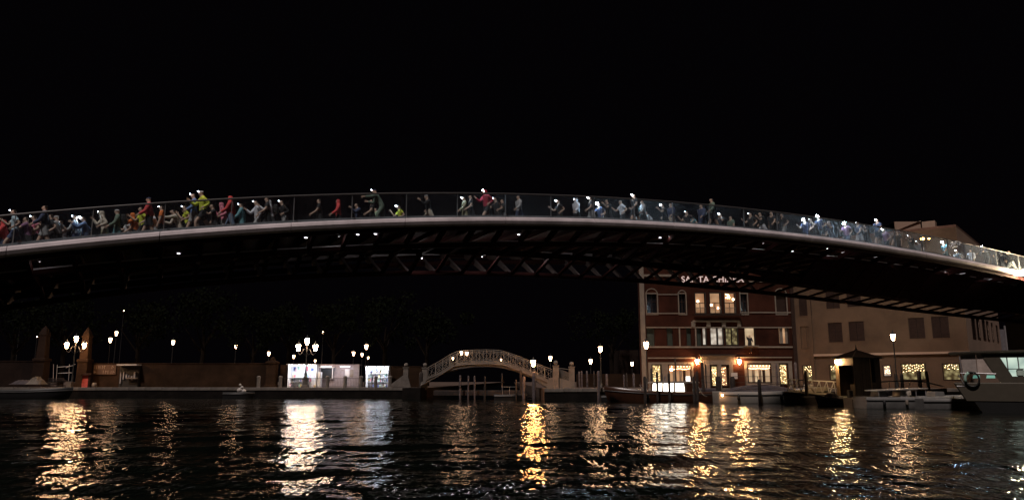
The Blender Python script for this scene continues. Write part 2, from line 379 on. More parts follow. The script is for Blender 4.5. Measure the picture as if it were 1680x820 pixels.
# small fittings under the deck that are lit in the photograph
M_fit = emat('under_deck_lamp', (.95, .9, 1.0), 5)
fits = [(293, 416, 2.2), (301, 426, 2.4), (348, 422, 2.6), (470, 389, .8), (502, 390, .8), (587, 385, .8), (616, 384, .8), (851, 385, .8), (1083, 390, .8), (1105, 391, .8), (1330, 400, .9), (1358, 408, .9), (1122, 444, 6.0), (1300, 412, 1.2)]
for px, py, dl in fits:
    s_, z_ = solve(px, py, dl); p = BP(s_, dl, z_)
    m = MB(); m.obox(p + Vector((0, 0, .05)), (UD.x * .22, UD.y * .22, 0), (ND.x * .08, ND.y * .08, 0), (0, 0, .05)); o = m.build('lamp_housing', M_grey, bridge)
    m = MB(); m.obox(p, (UD.x * .10, UD.y * .10, 0), (ND.x * .04, ND.y * .04, 0), (0, 0, .022)); m.build('lamp_lens', M_fit, o)
for s_, dl, e in ((15.5, 4.2, 14), (18.5, 4.2, 16), (21.5, 4.2, 16), (25, 4.2, 9), (27, .9, 1.2), (38, .9, 3.5), (43, .9, 3.5), (47, .9, 3.5), (51, .9, 5), (1, .9, 1.0), (6, .9, 1.3), (11, .9, 1.5), (33, .9, 1.6), (48, 1.5, 4)):  # added fill lights with plain balls to brighten the ribs, apart from the fittings
    l = bpy.data.lights.new('underside_fill_light', 'POINT'); l.energy = e; l.shadow_soft_size = .06; l.color = (1, .93, .92)
    lo = bpy.data.objects.new('underside_fill_light', l); COL.objects.link(lo)
    wp = BP(s_, dl, Z(zd, s_) - (1.15 if dl > 4 else .55)); lo.parent = bridge; lo.location = wmat(bridge).inverted() @ wp
    m = MB(); m.ball(wp + Vector((0, 0, .10)), .05, 8, 5); m.build('fill_light_ball', M_grey, bridge)
# glass treads let deck light through in clusters of narrow strips
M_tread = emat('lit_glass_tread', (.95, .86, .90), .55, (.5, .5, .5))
for s_, n, l0 in ((28.6, 1, .55), (30.2, 1, .6), (31.6, 1, .6), (33, 1, .5), (37.6, 2, .35), (38.6, 4, .4), (39.8, 4, .45), (42.3, 4, .5), (44.8, 3, .5), (47.5, 4, .5), (48.8, 4, .5), (50, 4, .6), (51.2, 4, .6), (52.2, 4, .6), (53, 3, .6)):
    for k in range(n):
        q = s_ + (k % 2) * .36 + random.uniform(-.05, .05); d = .35 + (k // 2) * .95 + random.uniform(0, .2)
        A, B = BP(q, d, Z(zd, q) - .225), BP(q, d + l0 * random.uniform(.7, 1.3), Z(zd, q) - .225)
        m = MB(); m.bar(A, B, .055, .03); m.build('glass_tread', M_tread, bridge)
for s_, n in ((-6, 1), (-2, 1), (1.2, 3), (4.5, 2), (6.5, 2), (8.5, 2), (10.4, 2), (12.2, 2), (14.2, 2), (16, 2), (18, 2)):
    pass
# stroke graffiti scratched on a glass panel
M_paint = emat('white_paint_marker', (.9, .88, .95), .08, (.8, .8, .8))
def strokes(lines, dl, w, name):
    m = MB()
    for ln in lines:
        pts = []
        for px, py in ln:
            s_, z_ = solve(px, py, dl); pts.append(BP(s_, dl, z_))
        m.tube(pts, w, 4)
    m.build(name, M_paint, bridge)
def gz(x, y): return (1540 + x / 20.5, 380 + y / 20.5)
strokes([[gz(395, 385), gz(480, 345), gz(485, 395), gz(410, 385)], [gz(410, 385), gz(470, 405), gz(415, 500)], [gz(485, 400), gz(575, 425)], [gz(490, 405), gz(535, 500), gz(460, 555)], [gz(535, 500), gz(640, 500)],
         [gz(540, 330), gz(545, 385), gz(580, 330)], [gz(560, 320), gz(720, 345), gz(705, 460)], [gz(580, 360), gz(675, 440)], [gz(330, 470), gz(380, 480), gz(395, 545)]], .085, .018, 'graffiti_strokes')
# end piers
for s_ in (S0 - 1.2, S1 + 1.2):
    zt_ = Z(zd, max(S0, min(S1, s_))); c = BP(s_, BW / 2, 0)
    m = MB(); m.obox((c.x, c.y, (zt_ - 2.3) / 2 - .3), (UD.x * 4, UD.y * 4, 0), (ND.x * 9.4, ND.y * 9.4, 0), (0, 0, zt_ + 1.6)); m.build('abutment', M_quay, bridge)
# dark bracket box where the arch meets its bearing, at right
s_, z_ = solve(1606, 478, 3.3); m = MB(); c = BP(s_, 3.3, z_ + .1)
m.obox(c, (UD.x * 1.3, UD.y * 1.3, 0), (ND.x * .6, ND.y * .6, 0), (0, 0, 1.3)); m.build('bearing_box', M_grey, bridge, bevel=.04)
m = MB(); m.bar(BP(*[(lambda q: (q[0], 1.0, q[1]))(solve(1674, 455, 1.0))][0]), BP(*[(lambda q: (q[0], 3.4, q[1]))(solve(1622, 500, 3.4))][0]), .22, .3); m.build('raking_strut', M_grey, bridge)
# floodlight on its bracket at the right end of the band
s_, z_ = solve(1682, 447, -.35); fl = thing('floodlight', 'glaring white floodlight fixed at the right end of the footbridge edge', 'floodlight', BP(s_, -.35, z_))
p = BP(s_, -.35, z_); m = MB(); m.ball(p, .22, 14, 8); m.build('lens', emat('floodlight_lens', (1, .74, .46), 1100), fl, True)
m = MB(); m.obox(p + Vector((0, 0, -.22)), (.34, 0, 0), (0, .34, 0), (0, 0, .08)); m.bar(p + Vector((0, 0, -.24)), BP(s_, .15, z_ - .25), .07); m.build('bracket', M_dark, fl)
l = bpy.data.lights.new('silhouette_light', 'POINT'); l.energy = 1300; l.shadow_soft_size = .15; l.color = (1, .84, .66)  # added light across the deck, behind the runners, to show them as silhouettes
lo = bpy.data.objects.new('silhouette_light', l); COL.objects.link(lo); lo.parent = fl; lo.location = wmat(fl).inverted() @ (BP(s_ + .3, 6.9, z_ + 1.0))
# ------------------------------------------------------------------ people on the bridge
def make_pose(J, rad, key):
    """J: joint positions; one skinned mesh, plus clothing shells lifted off it. Faces +X."""
    names = list(J); idx = {n: i for i, n in enumerate(names)}
    E = [('pelvis', 'belly'), ('belly', 'chest'), ('chest', 'neck'), ('neck', 'head'), ('head', 'crown')]
    for s in 'lr':
        E += [('chest', 'sh' + s), ('sh' + s, 'el' + s), ('el' + s, 'wr' + s), ('wr' + s, 'pm' + s),
              ('pelvis', 'hp' + s), ('hp' + s, 'kn' + s), ('kn' + s, 'an' + s), ('an' + s, 'to' + s)]
        d = (J['pm' + s] - J['wr' + s]).normalized(); a = J['el' + s] - J['wr' + s]
        side = d.cross(Vector((0, 1, 0.2))).normalized(); curl = Vector((0, 1, 0)) * (-1 if s == 'l' else 1)
        for k in range(5):
            if k < 4:
                base = J['pm' + s] + side * (.028 * (k - 1.5)); tip = base + d * (.055 + .008 * (k in (1, 2))) + curl * .03
            else:
                base = J['wr' + s] + d * .03 + side * .045; tip = base + d * .035 + side * .02 + curl * .02
            nb, n2 = 'f%s%d' % (s, k), 't%s%d' % (s, k)
            for n_, p_ in ((nb, base), (n2, tip)): J[n_] = p_; idx[n_] = len(names); names.append(n_)
            E += [(('pm' if k < 4 else 'wr') + s, nb), (nb, n2)]
    me = bpy.data.meshes.new('t'); me.from_pydata([J[n] for n in names], [(idx[a], idx[b]) for a, b in E], [])
    o = bpy.data.objects.new('t', me); COL.objects.link(o); o.modifiers.new('s', 'SKIN')
    sv = me.skin_vertices[0].data
    for i, n in enumerate(names):
        r = rad.get(n, rad.get(n[:2], .03))
        if n[0] in 'ft' and n[2:].isdigit(): r = (.011, .011) if n[0] == 'f' else (.008, .008)
        sv[i].radius = r if isinstance(r, tuple) else (r, r); sv[i].use_root = (n == 'pelvis')
    sb = o.modifiers.new('u', 'SUBSURF'); sb.levels = 1; sb.render_levels = 1
    dg = bpy.context.evaluated_depsgraph_get(); ev = o.evaluated_get(dg); bm = bmesh.new(); bm.from_mesh(ev.to_mesh()); ev.to_mesh_clear()
    bpy.data.objects.remove(o)
    # nose and chin on the face side
    hc = J['head'];
    for v in bm.verts:
        d = v.co - hc
        if d.length < .2:
            if abs(d.y) < .03 and d.x > .04 and -.05 < d.z < .02: v.co.x += .025
            if abs(d.y) < .04 and d.x > .03 and -.13 < d.z < -.06: v.co.x += .012
    bm.normal_update()
    bones = [(a, b) for a, b in E]
    def zone(c):
        best, bd = None, 9
        for a, b in bones:
            A, B = J[a], J[b]; ab = B - A; t = max(0, min(1, (c - A).dot(ab) / max(1e-9, ab.length_squared))); d = (c - (A + ab * t)).length
            rr = rad.get(a, rad.get(a[:2], .03)); rr = rr[0] if isinstance(rr, tuple) else rr
            if d - rr * .6 < bd: bd, best = d - rr * .6, (a, b, t)
        return best
    zs = {f.index: zone(f.calc_center_median()) for f in bm.faces}
    def shell(test, off, flare=0):
        b2 = bm.copy(); b2.faces.ensure_lookup_table()
        bmesh.ops.delete(b2, geom=[f for f in b2.faces if not test(*zs[f.index], f.calc_center_median())], context='FACES')
        nv = {v.index: v.normal.copy() for v in b2.verts}
        for v in b2.verts: v.co += v.normal * off
        m = bpy.data.meshes.new(key); b2.to_mesh(m); b2.free()
        m.polygons.foreach_set('use_smooth', [True] * len(m.polygons)); m.materials.append(M_dark); return m
    out = {}
    T = lambda a, b, t, c: (a, b)
    out['jacket'] = shell(lambda a, b, t, c: (a in ('pelvis', 'belly') and b in ('belly', 'chest')) or (a, b) == ('chest', 'neck') and t < .7 or b[:2] in ('sh', 'el') or b[:2] == 'wr' and t < .85, .022)
    out['shirt'] = shell(lambda a, b, t, c: (a in ('pelvis', 'belly') and b in ('belly', 'chest')) or (a, b) == ('chest', 'neck') and t < .6 or b[:2] == 'sh' or b[:2] == 'el' and t < .6, .02)
    out['shorts'] = shell(lambda a, b, t, c: b[:2] == 'hp' or a == 'pelvis' and t < .35 or b[:2] == 'kn' and t < .62, .024)
    out['trousers'] = shell(lambda a, b, t, c: b[:2] == 'hp' or a == 'pelvis' and t < .35 or b[:2] == 'kn' or b[:2] == 'an' and t < .9, .018)
    out['shoes'] = shell(lambda a, b, t, c: b[:2] == 'to' or b[:2] == 'an' and t > .93, .016)
    out['hair'] = shell(lambda a, b, t, c: (b in ('head', 'crown')) and (c - hc).z > -.06 and ((c - hc).x < .02 or (c - hc).z > .06), .014)
    out['cap'] = shell(lambda a, b, t, c: (b in ('head', 'crown')) and (c - hc).z > .035, .02)
    out['hood'] = shell(lambda a, b, t, c: (b in ('neck', 'head', 'crown')) and ((c - hc).x < .05 or (c - hc).z > .09), .03)
    m = bpy.data.meshes.new('body'); bm.to_mesh(m); bm.free(); m.polygons.foreach_set('use_smooth', [True] * len(m.polygons)); m.materials.append(M_dark)
    out['body'] = m; out['lamp'] = J['head'] + Vector((.125, 0, .06)); out['chest'] = J['chest'].copy(); out['top'] = J['crown'].z + .11
    return out
RADS = {'pelvis': (.15, .11), 'belly': (.135, .10), 'chest': (.155, .115), 'neck': .055, 'head': (.085, .10), 'crown': (.07, .08),
        'sh': .070, 'el': .050, 'wr': .034, 'pm': (.035, .02), 'hp': .108, 'kn': .072, 'an': .046, 'to': (.04, .03)}
def joints(lean, la, ra, ll, rl, hz=0.0, tw=0):
    """la, ra: (shoulder angle fwd, elbow bend, abduct); ll, rl: (hip angle fwd, knee bend). degrees"""
    J = {}; pel = Vector((0, 0, .95 + hz)); sp = Vector((math.sin(R(lean)), 0, math.cos(R(lean))))
    J['pelvis'] = pel; J['belly'] = pel + sp * .20; J['chest'] = pel + sp * .42; J['neck'] = pel + sp * .60
    hd = Vector((math.sin(R(lean * .55)), 0, math.cos(R(lean * .55))))
    J['head'] = J['neck'] + hd * .11 + Vector((.02, 0, 0)); J['crown'] = J['head'] + hd * .085
    for s, sg, (a, e, ab), (h, k) in (('l', 1, la, ll), ('r', -1, ra, rl)):
        sh = J['chest'] + sp * .08 + Vector((0, sg * .185, 0)); J['sh' + s] = sh
        def dv(t, ab_=0): return Vector((math.sin(R(t)), sg * math.sin(R(ab_)), -math.cos(R(t)) * math.cos(R(ab_)))).normalized()
        J['el' + s] = sh + dv(a, ab) * .29; J['wr' + s] = J['el' + s] + dv(a + e, ab * .3) * .25; J['pm' + s] = J['wr' + s] + dv(a + e, 0) * .085
        hp = pel + Vector((0, sg * .095, -.06)); J['hp' + s] = hp; J['kn' + s] = hp + dv(h) * .43
        J['an' + s] = J['kn' + s] + dv(h - k) * .42; f = R(h - k) ; J['to' + s] = J['an' + s] + Vector((math.cos(f), 0, math.sin(f))) * .17 + Vector((0, 0, -.04))
    lo = min(v.z for n, v in J.items()) - .045
    for n in J: J[n] = J[n] - Vector((0, 0, lo))
    return J
POSES = [make_pose(joints(8, (-45, 95, 12), (38, 88, 10), (38, 45), (-28, 60)), RADS, 'a'),
         make_pose(joints(12, (50, 80, 8), (-55, 100, 15), (-35, 75), (48, 60)), RADS, 'b'),
         make_pose(joints(4, (22, 30, 10), (-22, 25, 10), (-20, 12), (22, 5)), RADS, 'c'),
         make_pose(joints(14, (-38, 100, 18), (42, 100, 14), (10, 15), (-40, 88)), RADS, 'd'),
         make_pose(joints(2, (5, 10, 12), (12, 22, 12), (3, 2), (-4, 3)), RADS, 'e'),
         make_pose(joints(30, (70, 15, 5), (20, 80, 10), (30, 45), (-10, 20)), RADS, 'f'),
         make_pose(joints(3, (20, 60, 12), (75, 120, 18), (3, 2), (-4, 3)), RADS, 'g')]
M_skin = mat('skin', (.62, .42, .32), .6, var=.08); M_hair = mat('dark_hair', (.035, .024, .018), .6, var=.2, scale=30)
HUE = dict(red=(.80, .09, .09), crimson=(.45, .03, .06), white=(.78, .78, .80), black=(.022, .022, .026), navy=(.06, .08, .16), grey=(.42, .42, .43), pink=(.85, .28, .38), purple=(.30, .14, .26),
           green=(.16, .22, .17), orange=(.85, .22, .05), yellow=(.72, .80, .08), khaki=(.42, .40, .26), teal=(.18, .42, .48), silver=(.75, .76, .82), blue=(.16, .26, .50), beige=(.68, .60, .50), jeans=(.20, .28, .42), cyan=(.62, .80, .92), olive=(.35, .48, .30))
def cm(c, kind): return mat('%s_%s_cloth' % (c, kind), HUE[c], .8, var=.25, scale=9)
body_proto = {}
lampball = MB(); lampball.ball((0, 0, 0), .020, 8, 5); lamp_me = lampball.mesh('headlamp', E_head)
lb2 = MB(); lb2.ball((0, 0, 0), .028, 10, 6); lamp_me2 = lb2.mesh('headlamp', E_headb)
strap = MB(); strap.lathe([(.108, -.012), (.112, -.012), (.112, .012), (.108, .012)], 14); strap_me = strap.mesh('headband', M_dark)
pk = MB(); pk.lathe([(.06, -.2), (.12, -.17), (.13, 0), (.11, .15), (.05, .2)], 10); pack_me = pk.mesh('backpack', M_dark)
pk_o = None
def piece(name, me, m, parent, loc=None, rot=None, sc_=None):
    o = bpy.data.objects.new(name, me); COL.objects.link(o); o.parent = parent
    if m is not None: o.material_slots[0].link = 'OBJECT'; o.material_slots[0].material = m
    if loc is not None: o.location = loc
    if rot: o.rotation_euler = rot
    if sc_: o.scale = sc_
    return o
ANG = math.atan2(UD.y, UD.x)
BRIGHT = {986, 1048, 1321, 1346, 1388, 1549}
def person(px, hy, top, legs, pose, lamp=0, face=-1, head='hair', sleeves=False, long=False, pack=False, label=None, sc_=1.0, yaw=0, group='people crossing the footbridge', dlfix=None):
    po = POSES[pose]; H = po['top'] * sc_; lo, hi = .45, BW - .5
    if dlfix is None:
        for _ in range(40):
            md = (lo + hi) / 2; s_, z_ = solve(px, hy, md)
            if z_ - Z(zd, s_) + .05 < H: lo = md      # ray too low at this distance: stand further away
            else: hi = md
        dl = (lo + hi) / 2
    else: dl = dlfix
    s_, z_ = solve(px, hy, dl); gz_ = Z(zd, s_) - .05
    sc2 = max(.80, min(1.16, (z_ - gz_) / po['top'])) if dlfix is None else sc_
    root = thing('person', label, 'person', BP(s_, dl, gz_), ANG + (math.pi if face < 0 else 0) + R(yaw), group)
    root.scale = (sc2,) * 3
    piece('body', po['body'], M_skin, root)
    piece('jacket' if sleeves else 'shirt', po['jacket' if sleeves else 'shirt'], cm(top, 'top'), root)
    piece('trousers' if long else 'shorts', po['trousers' if long else 'shorts'], cm(legs, 'leg'), root)
    piece('shoes', po['shoes'], cm('white' if random.random() < .5 else 'black', 'leg'), root)
    piece(head, po[head], M_hair if head == 'hair' else cm(top if head == 'hood' else random.choice(['white', 'grey', 'navy']), 'top'), root)
    if lamp:
        k_ = 1.0 if lamp == 1 or px < 860 else (2.4 if px in BRIGHT else 1.15)
        piece('head_torch', lamp_me2 if lamp == 2 else lamp_me, None, root, po['lamp'], None, (k_,) * 3)
    if pack: piece('backpack', pack_me, None, root, po['chest'] + Vector((-.22, 0, .02)), (0, .15, 0))
    return root
# px, head-top y, top, legs, pose, options, label
PPL = [
 (10, 357, 'red', 'navy', 2, dict(sleeves=True, head='hood', long=True), 'runner in a red hooded top at the left end of the footbridge'),
 (30, 340, 'cyan', 'navy', 0, dict(lamp=1), 'runner in pale blue vest and navy shorts, mid-stride, third from the left end'),
 (52, 352, 'purple', 'black', 1, {}, 'runner in purple top leaning forward behind the pale blue vest'),
 (66, 350, 'pink', 'black', 3, dict(lamp=1), 'runner in pink jersey and black shorts near the left end'),
 (78, 333, 'navy', 'grey', 2, dict(sleeves=True), 'taller runner in navy top with head above the handrail near the left end'),
 (90, 348, 'black', 'black', 0, {}, 'runner dressed all in black behind the pink jersey'),
 (101, 350, 'grey', 'black', 1, dict(head='cap'), 'runner in grey top and cap left of the shining white vest'),
 (109, 358, 'white', 'grey', 3, dict(lamp=2), 'runner in shining white vest with bright torch low on the left'),
 (128, 349, 'grey', 'navy', 2, dict(sleeves=True, lamp=1), 'runner in grey jacket and navy shorts left of the blue jacket'),
 (145, 352, 'blue', 'navy', 1, dict(sleeves=True, lamp=2, long=True), 'runner in blue jacket with bright torch at the chest of the left group'),
 (176, 343, 'beige', 'khaki', 3, dict(sleeves=True, head='hood', lamp=1), 'runner in beige hooded jacket, arm stretched forward'),
 (196, 340, 'green', 'teal', 2, dict(sleeves=True, pack=True, head='cap'), 'runner in dull green jacket and backpack beside the beige hood'),
 (213, 352, 'white', 'grey', 0, {}, 'short runner in white t-shirt with grey shorts before the orange top'),
 (225, 346, 'orange', 'black', 1, dict(sleeves=True, head='hood'), 'runner in orange hooded top'),
 (237, 336, 'yellow', 'black', 0, dict(), 'runner in thin yellow top just left of the tall red jacket'),
 (248, 320, 'red', 'black', 2, dict(sleeves=True, head='cap'), 'tall runner in red jacket and white cap rising above the handrail'),
 (258, 344, 'silver', 'grey', 1, dict(sleeves=True), 'runner in silver jacket between tall red jacket and orange-red shirt'),
 (268, 334, 'orange', 'black', 4, dict(lamp=1), 'runner in orange shirt and black shorts standing straight'),
 (299, 342, 'beige', 'beige', 5, dict(sleeves=True, long=True), 'crouching figure in patterned beige clothes left of the yellow vests'),
 (312, 334, 'yellow', 'black', 3, dict(lamp=1, pack=True), 'runner in yellow vest with black backpack behind the tall pair'),
 (321, 314, 'blue', 'grey', 2, dict(sleeves=True, lamp=1), 'tall runner in blue top left of the yellow-green jacket'),
 (336, 310, 'yellow', 'black', 0, dict(sleeves=True, lamp=1, head='cap'), 'tall runner in yellow-green jacket, black shorts, bare legs in full stride'),
 (355, 332, 'black', 'black', 1, {}, 'dark runner right behind the yellow-green jacket'),
 (371, 329, 'pink', 'grey', 3, dict(sleeves=True, head='hood'), 'runner in salmon pink hood left of the red hoodie with jeans'),
 (381, 318, 'red', 'jeans', 2, dict(sleeves=True, long=True, head='hood'), 'walker in red hoodie and pale jeans'),
 (399, 330, 'teal', 'teal', 2, dict(sleeves=True, lamp=1, long=True), 'walker in teal jacket and trousers'),
 (425, 326, 'silver', 'grey', 0, dict(sleeves=True, lamp=1), 'runner in silver jacket with bare pale legs'),
 (448, 325, 'silver', 'black', 1, dict(sleeves=True, head='hood', pack=True), 'runner in silver hooded jacket with black pack'),
 (441, 320, 'black', 'black', 2, dict(), 'dark walker behind the silver hooded jacket'),
 (469, 326, 'black', 'grey', 3, dict(sleeves=True, lamp=1), 'runner in black jacket with a head torch, last before a gap'),
 (526, 323, 'black', 'black', 2, dict(), 'lone runner in black t-shirt, forearm forward, right of the gap'),
 (557, 324, 'red', 'black', 2, dict(sleeves=True, head='hood', long=True), 'lone walker in dark red hooded jacket'),
 (590, 331, 'navy', 'navy', 1, dict(sleeves=True, long=True), 'runner in navy leaning over beside the olive vest'),
 (618, 338, 'olive', 'black', 4, dict(), 'short figure in pale green vest below the tall grey-green jacket'),
 (612, 324, 'black', 'black', 2, dict(), 'black figure left of the tall grey-green jacket'),
 (628, 308, 'green', 'green', 5, dict(sleeves=True, long=True, lamp=1, head='cap'), 'tall figure in grey-green jacket and pale cap holding a torch'),
 (660, 334, 'yellow', 'navy', 3, dict(lamp=2), 'short runner in bright yellow and white vest with torch'),
 (705, 317, 'black', 'beige', 1, dict(sleeves=True, head='cap'), 'runner in black long sleeves with pale stripe, middle of the bridge'),
 (763, 320, 'khaki', 'khaki', 2, dict(sleeves=True, lamp=2), 'runner in khaki jacket holding a white light'),
 (774, 317, 'black', 'black', 2, dict(), 'barely seen dark walker right of the khaki jacket'),
 (799, 309, 'crimson', 'black', 0, dict(sleeves=True, lamp=2, head='hood'), 'tall runner in crimson jacket with bright torch over the handrail'),
 (817, 322, 'black', 'black', 3, dict(lamp=1), 'black runner with small torch right of the crimson jacket'),
 (826, 324, 'black', 'grey', 2, dict(sleeves=True), 'black walker with grey legs behind the small torch'),
 (852, 318, 'grey', 'navy', 2, dict(sleeves=True), 'dim grey walker alone right of the small torch pair'),
 (919, 325, 'black', 'black', 0, dict(lamp=2), 'dark runner with single torch at the left of the torch group'),
 (946, 323, 'silver', 'black', 2, dict(sleeves=True, head='hood', lamp=1), 'hooded grey figure beside the first torch runner'),
 (970, 320, 'black', 'grey', 2, dict(lamp=2), 'dark runner whose torch touches the handrail by a post'),
 (986, 331, 'navy', 'grey', 3, dict(lamp=2), 'runner with the strong torch above the blue-lit deck edge'),
 (999, 325, 'black', 'black', 1, dict(), 'dark runner right of the strong torch'),
 (1021, 326, 'silver', 'black', 0, dict(head='cap'), 'runner in reflective silver top'),
 (1041, 316, 'black', 'black', 2, dict(lamp=2), 'tall dark runner with torch above the handrail, right of centre'),
 (1048, 333, 'teal', 'black', 1, dict(sleeves=True, lamp=2), 'runner in dark teal with big torch at mid height'),
 (1055, 326, 'grey', 'black', 2, dict(sleeves=True), 'grey walker just behind the big mid-height torch'),
 (1064, 344, 'grey', 'grey', 3, dict(sleeves=True, lamp=2), 'crouched grey runner with low torch by the deck'),
 (1091, 332, 'black', 'black', 1, dict(lamp=2), 'dark runner with torch and white shoe'),
 (1101, 331, 'navy', 'beige', 2, dict(sleeves=True), 'navy walker behind the torch with white shoe'),
 (1128, 344, 'black', 'black', 0, dict(lamp=1), 'dark runner with faint torch right of the white-shoe runner'),
 (1138, 350, 'teal', 'grey', 3, dict(lamp=2), 'short teal runner with torch at deck level'),
 (1151, 333, 'navy', 'navy', 2, dict(sleeves=True, pack=True), 'navy walker with a large dark pack'),
 (1168, 323, 'green', 'black', 2, dict(sleeves=True), 'tall walker in worn green jacket before the lone torch'),
 (1184, 348, 'black', 'black', 1, dict(lamp=2), 'black runner with a lone round torch'),
 (1199, 352, 'green', 'black', 4, dict(), 'short dark figure right of the lone torch'),
 (1233, 347, 'black', 'black', 0, dict(lamp=1), 'dark runner by the bright rail post'),
 (1250, 346, 'black', 'silver', 1, dict(), 'runner in black with reflective silver leggings'),
 (1266, 345, 'black', 'black', 2, dict(long=True), 'fully black walker left of the reflective-shoed runner'),
 (1285, 348, 'black', 'grey', 0, dict(), 'black runner with reflective shoes before the pair of glaring torches'),
 (1321, 357, 'navy', 'navy', 0, dict(lamp=2), 'runner in navy with the left of the two glaring torches'),
 (1331, 356, 'black', 'black', 2, dict(lamp=1), 'black walker with small torch between the two glaring torches'),
 (1346, 352, 'navy', 'black', 3, dict(lamp=2), 'runner with the right one of the two glaring torches'),
 (1362, 360, 'navy', 'navy', 1, dict(long=True), 'navy runner leaning, right of the glaring torches'),
 (1388, 363, 'purple', 'navy', 0, dict(lamp=2), 'runner in dark purple with glaring torch on the downslope'),
 (1408, 362, 'navy', 'silver', 2, dict(lamp=1), 'walker in navy with torch at handrail and silver legs'),
 (1421, 366, 'black', 'black', 1, dict(), 'black runner behind the handrail-height torch'),
 (1439, 357, 'navy', 'black', 2, dict(lamp=2), 'tall walker with torch above the handrail on the downslope'),
 (1452, 373, 'purple', 'black', 0, dict(lamp=2), 'runner with round torch below the roof gable'),
 (1471, 377, 'black', 'black', 4, dict(long=True), 'black standing figure left of the orange street lamp'),
 (1495, 383, 'black', 'black', 1, dict(lamp=1), 'black runner with low torch by the orange street lamp'),
 (1506, 393, 'grey', 'black', 3, dict(lamp=1), 'short grey runner just left of the orange street lamp'),
 (1549, 394, 'teal', 'teal', 2, dict(lamp=2, long=True), 'teal figure with large cyan torch beside the white scrawl'),
 (1572, 408, 'grey', 'grey', 3, dict(lamp=2), 'grey runner with torch below the white scrawl'),
 (1592, 407, 'silver', 'silver', 2, dict(sleeves=True, long=True), 'faint pale figure on the white-lit stretch'),
 (1617, 402, 'black', 'black', 5, dict(sleeves=True, long=True, lamp=2), 'black silhouette bending forward with arm out, near the right end'),
 (1645, 411, 'black', 'black', 3, dict(sleeves=True, long=True, head='cap'), 'dark silhouette of a capped runner in front of the glare'),
 (1657, 409, 'black', 'grey', 1, dict(sleeves=True, long=True, pack=True), 'last dark silhouette on the right, stooped with a pack'),
]
for px, hy, top, legs, pose, kw, lab in PPL:
    person(px, hy, top, legs, pose, label=lab, yaw=random.uniform(-14, 14), **kw)
# ------------------------------------------------------------------ street lamps
def lantern_meshes(em, n=6):
    g = MB(); g.lathe([(.085, -.02), (.105, .02), (.185, .40), (.19, .44)], n)
    c = MB(); c.lathe([(.205, .44), (.21, .47), (.12, .58), (.06, .63), (.055, .68), (.02, .73), (.01, .80)], n); c.lathe([(.02, -.14), (.05, -.10), (.085, -.02), (.09, .0)], n)
    for k in range(n):
        a = 2 * math.pi * k / n; c.bar((.108 * math.cos(a), .108 * math.sin(a), .0), (.195 * math.cos(a), .195 * math.sin(a), .44), .012)
    return g.mesh('lantern', em), c.mesh('lantern_cap', M_dark)
LM = {k: lantern_meshes(e) for k, e in (('n', E_lan), ('b', E_lan2), ('f', E_far))}
def lantern(parent, loc, kind, s=1.0):
    g_, c_ = LM[kind]; o = piece('lantern', g_, None, parent, loc, None, (s,) * 3); piece('lantern_frame', c_, None, o); return o
pole_m = MB(); pole_m.lathe([(.17, 0), (.17, .12), (.12, .16), (.11, .5), (.075, .58), (.07, .9), (.05, 1.0), (.042, .985 * 3.3), (.055, 3.36), (.03, 3.5)], 10); pole_me = pole_m.mesh('pole', M_dark)
for p_ in pole_me.polygons: p_.use_smooth = True
ped_m = MB(); ped_m.lathe([(.36, 0), (.36, .18), (.27, .24), (.25, .75), (.31, .82), (.31, .9)], 8); ped_me = ped_m.mesh('stone_base', M_stone)
def lamp_single(px, py, Y, label, kind='f', s=1.0, base=QZ, group='distant single lanterns in the park', swan=True):
    c = P(px, py, Y); h = c.z - .22 * s - base
    root = thing('street_lamp', label, 'street lamp', (c.x, Y, base), 0, group)
    piece('pole', pole_me, None, root, (0, 0, 0), None, (1, 1, (h - .1 * s) / 3.5))
    lantern(root, (0, 0, h), kind, s); return root
arm_m = MB()
def triple(px, py, Y, label, base, kind='n', s=1.0, ped=False):
    c = P(px, py, Y); h = c.z - .25 - base; root = thing('street_lamp', label, 'street lamp', (c.x, Y, base), .12, None)
    pb = .9 if ped else 0
    if ped: piece('stone_base', ped_me, None, root)
    piece('pole', pole_me, None, root, (0, 0, pb), None, (1.1, 1.1, (h - pb - .05) / 3.5))
    lantern(root, (0, 0, h), kind, s)
    w = .80
    for a in (0, math.pi):
        m = MB(); pts = [(.02, -.75), (.14, -.48), (.30, -.50), (.40, -.78), (.52, -.98), (.66, -1.0), (.76, -.90), (w, -.74)]
        m.tube([(x * math.cos(a), x * math.sin(a), h + z) for x, z in pts], .026, 6)
        m.tube([(x * math.cos(a), x * math.sin(a), h + z) for x, z in ((.03, -1.15), (.2, -1.0), (.34, -.86), (.4, -.78))], .018, 5)
        m.build('arm', M_dark, root, True, local=True); lantern(root, (w * math.cos(a), w * math.sin(a), h - .60), kind, s)
    return root
LM['q'] = lantern_meshes(emat('left_lantern_glass', (1.0, .56, .28), 150)); LM['w'] = lantern_meshes(emat('stall_lantern_glass', (1.0, .66, .42), 130))
triple(125, 556, 72.6, 'ornate three-lantern lamp post by the left stone obelisk and timber heap', QZ, 'q', 1.05)
triple(504, 560, 71.9, 'ornate three-lantern lamp post before the bright white souvenir stall', QZ, 'w', 1.15, True)
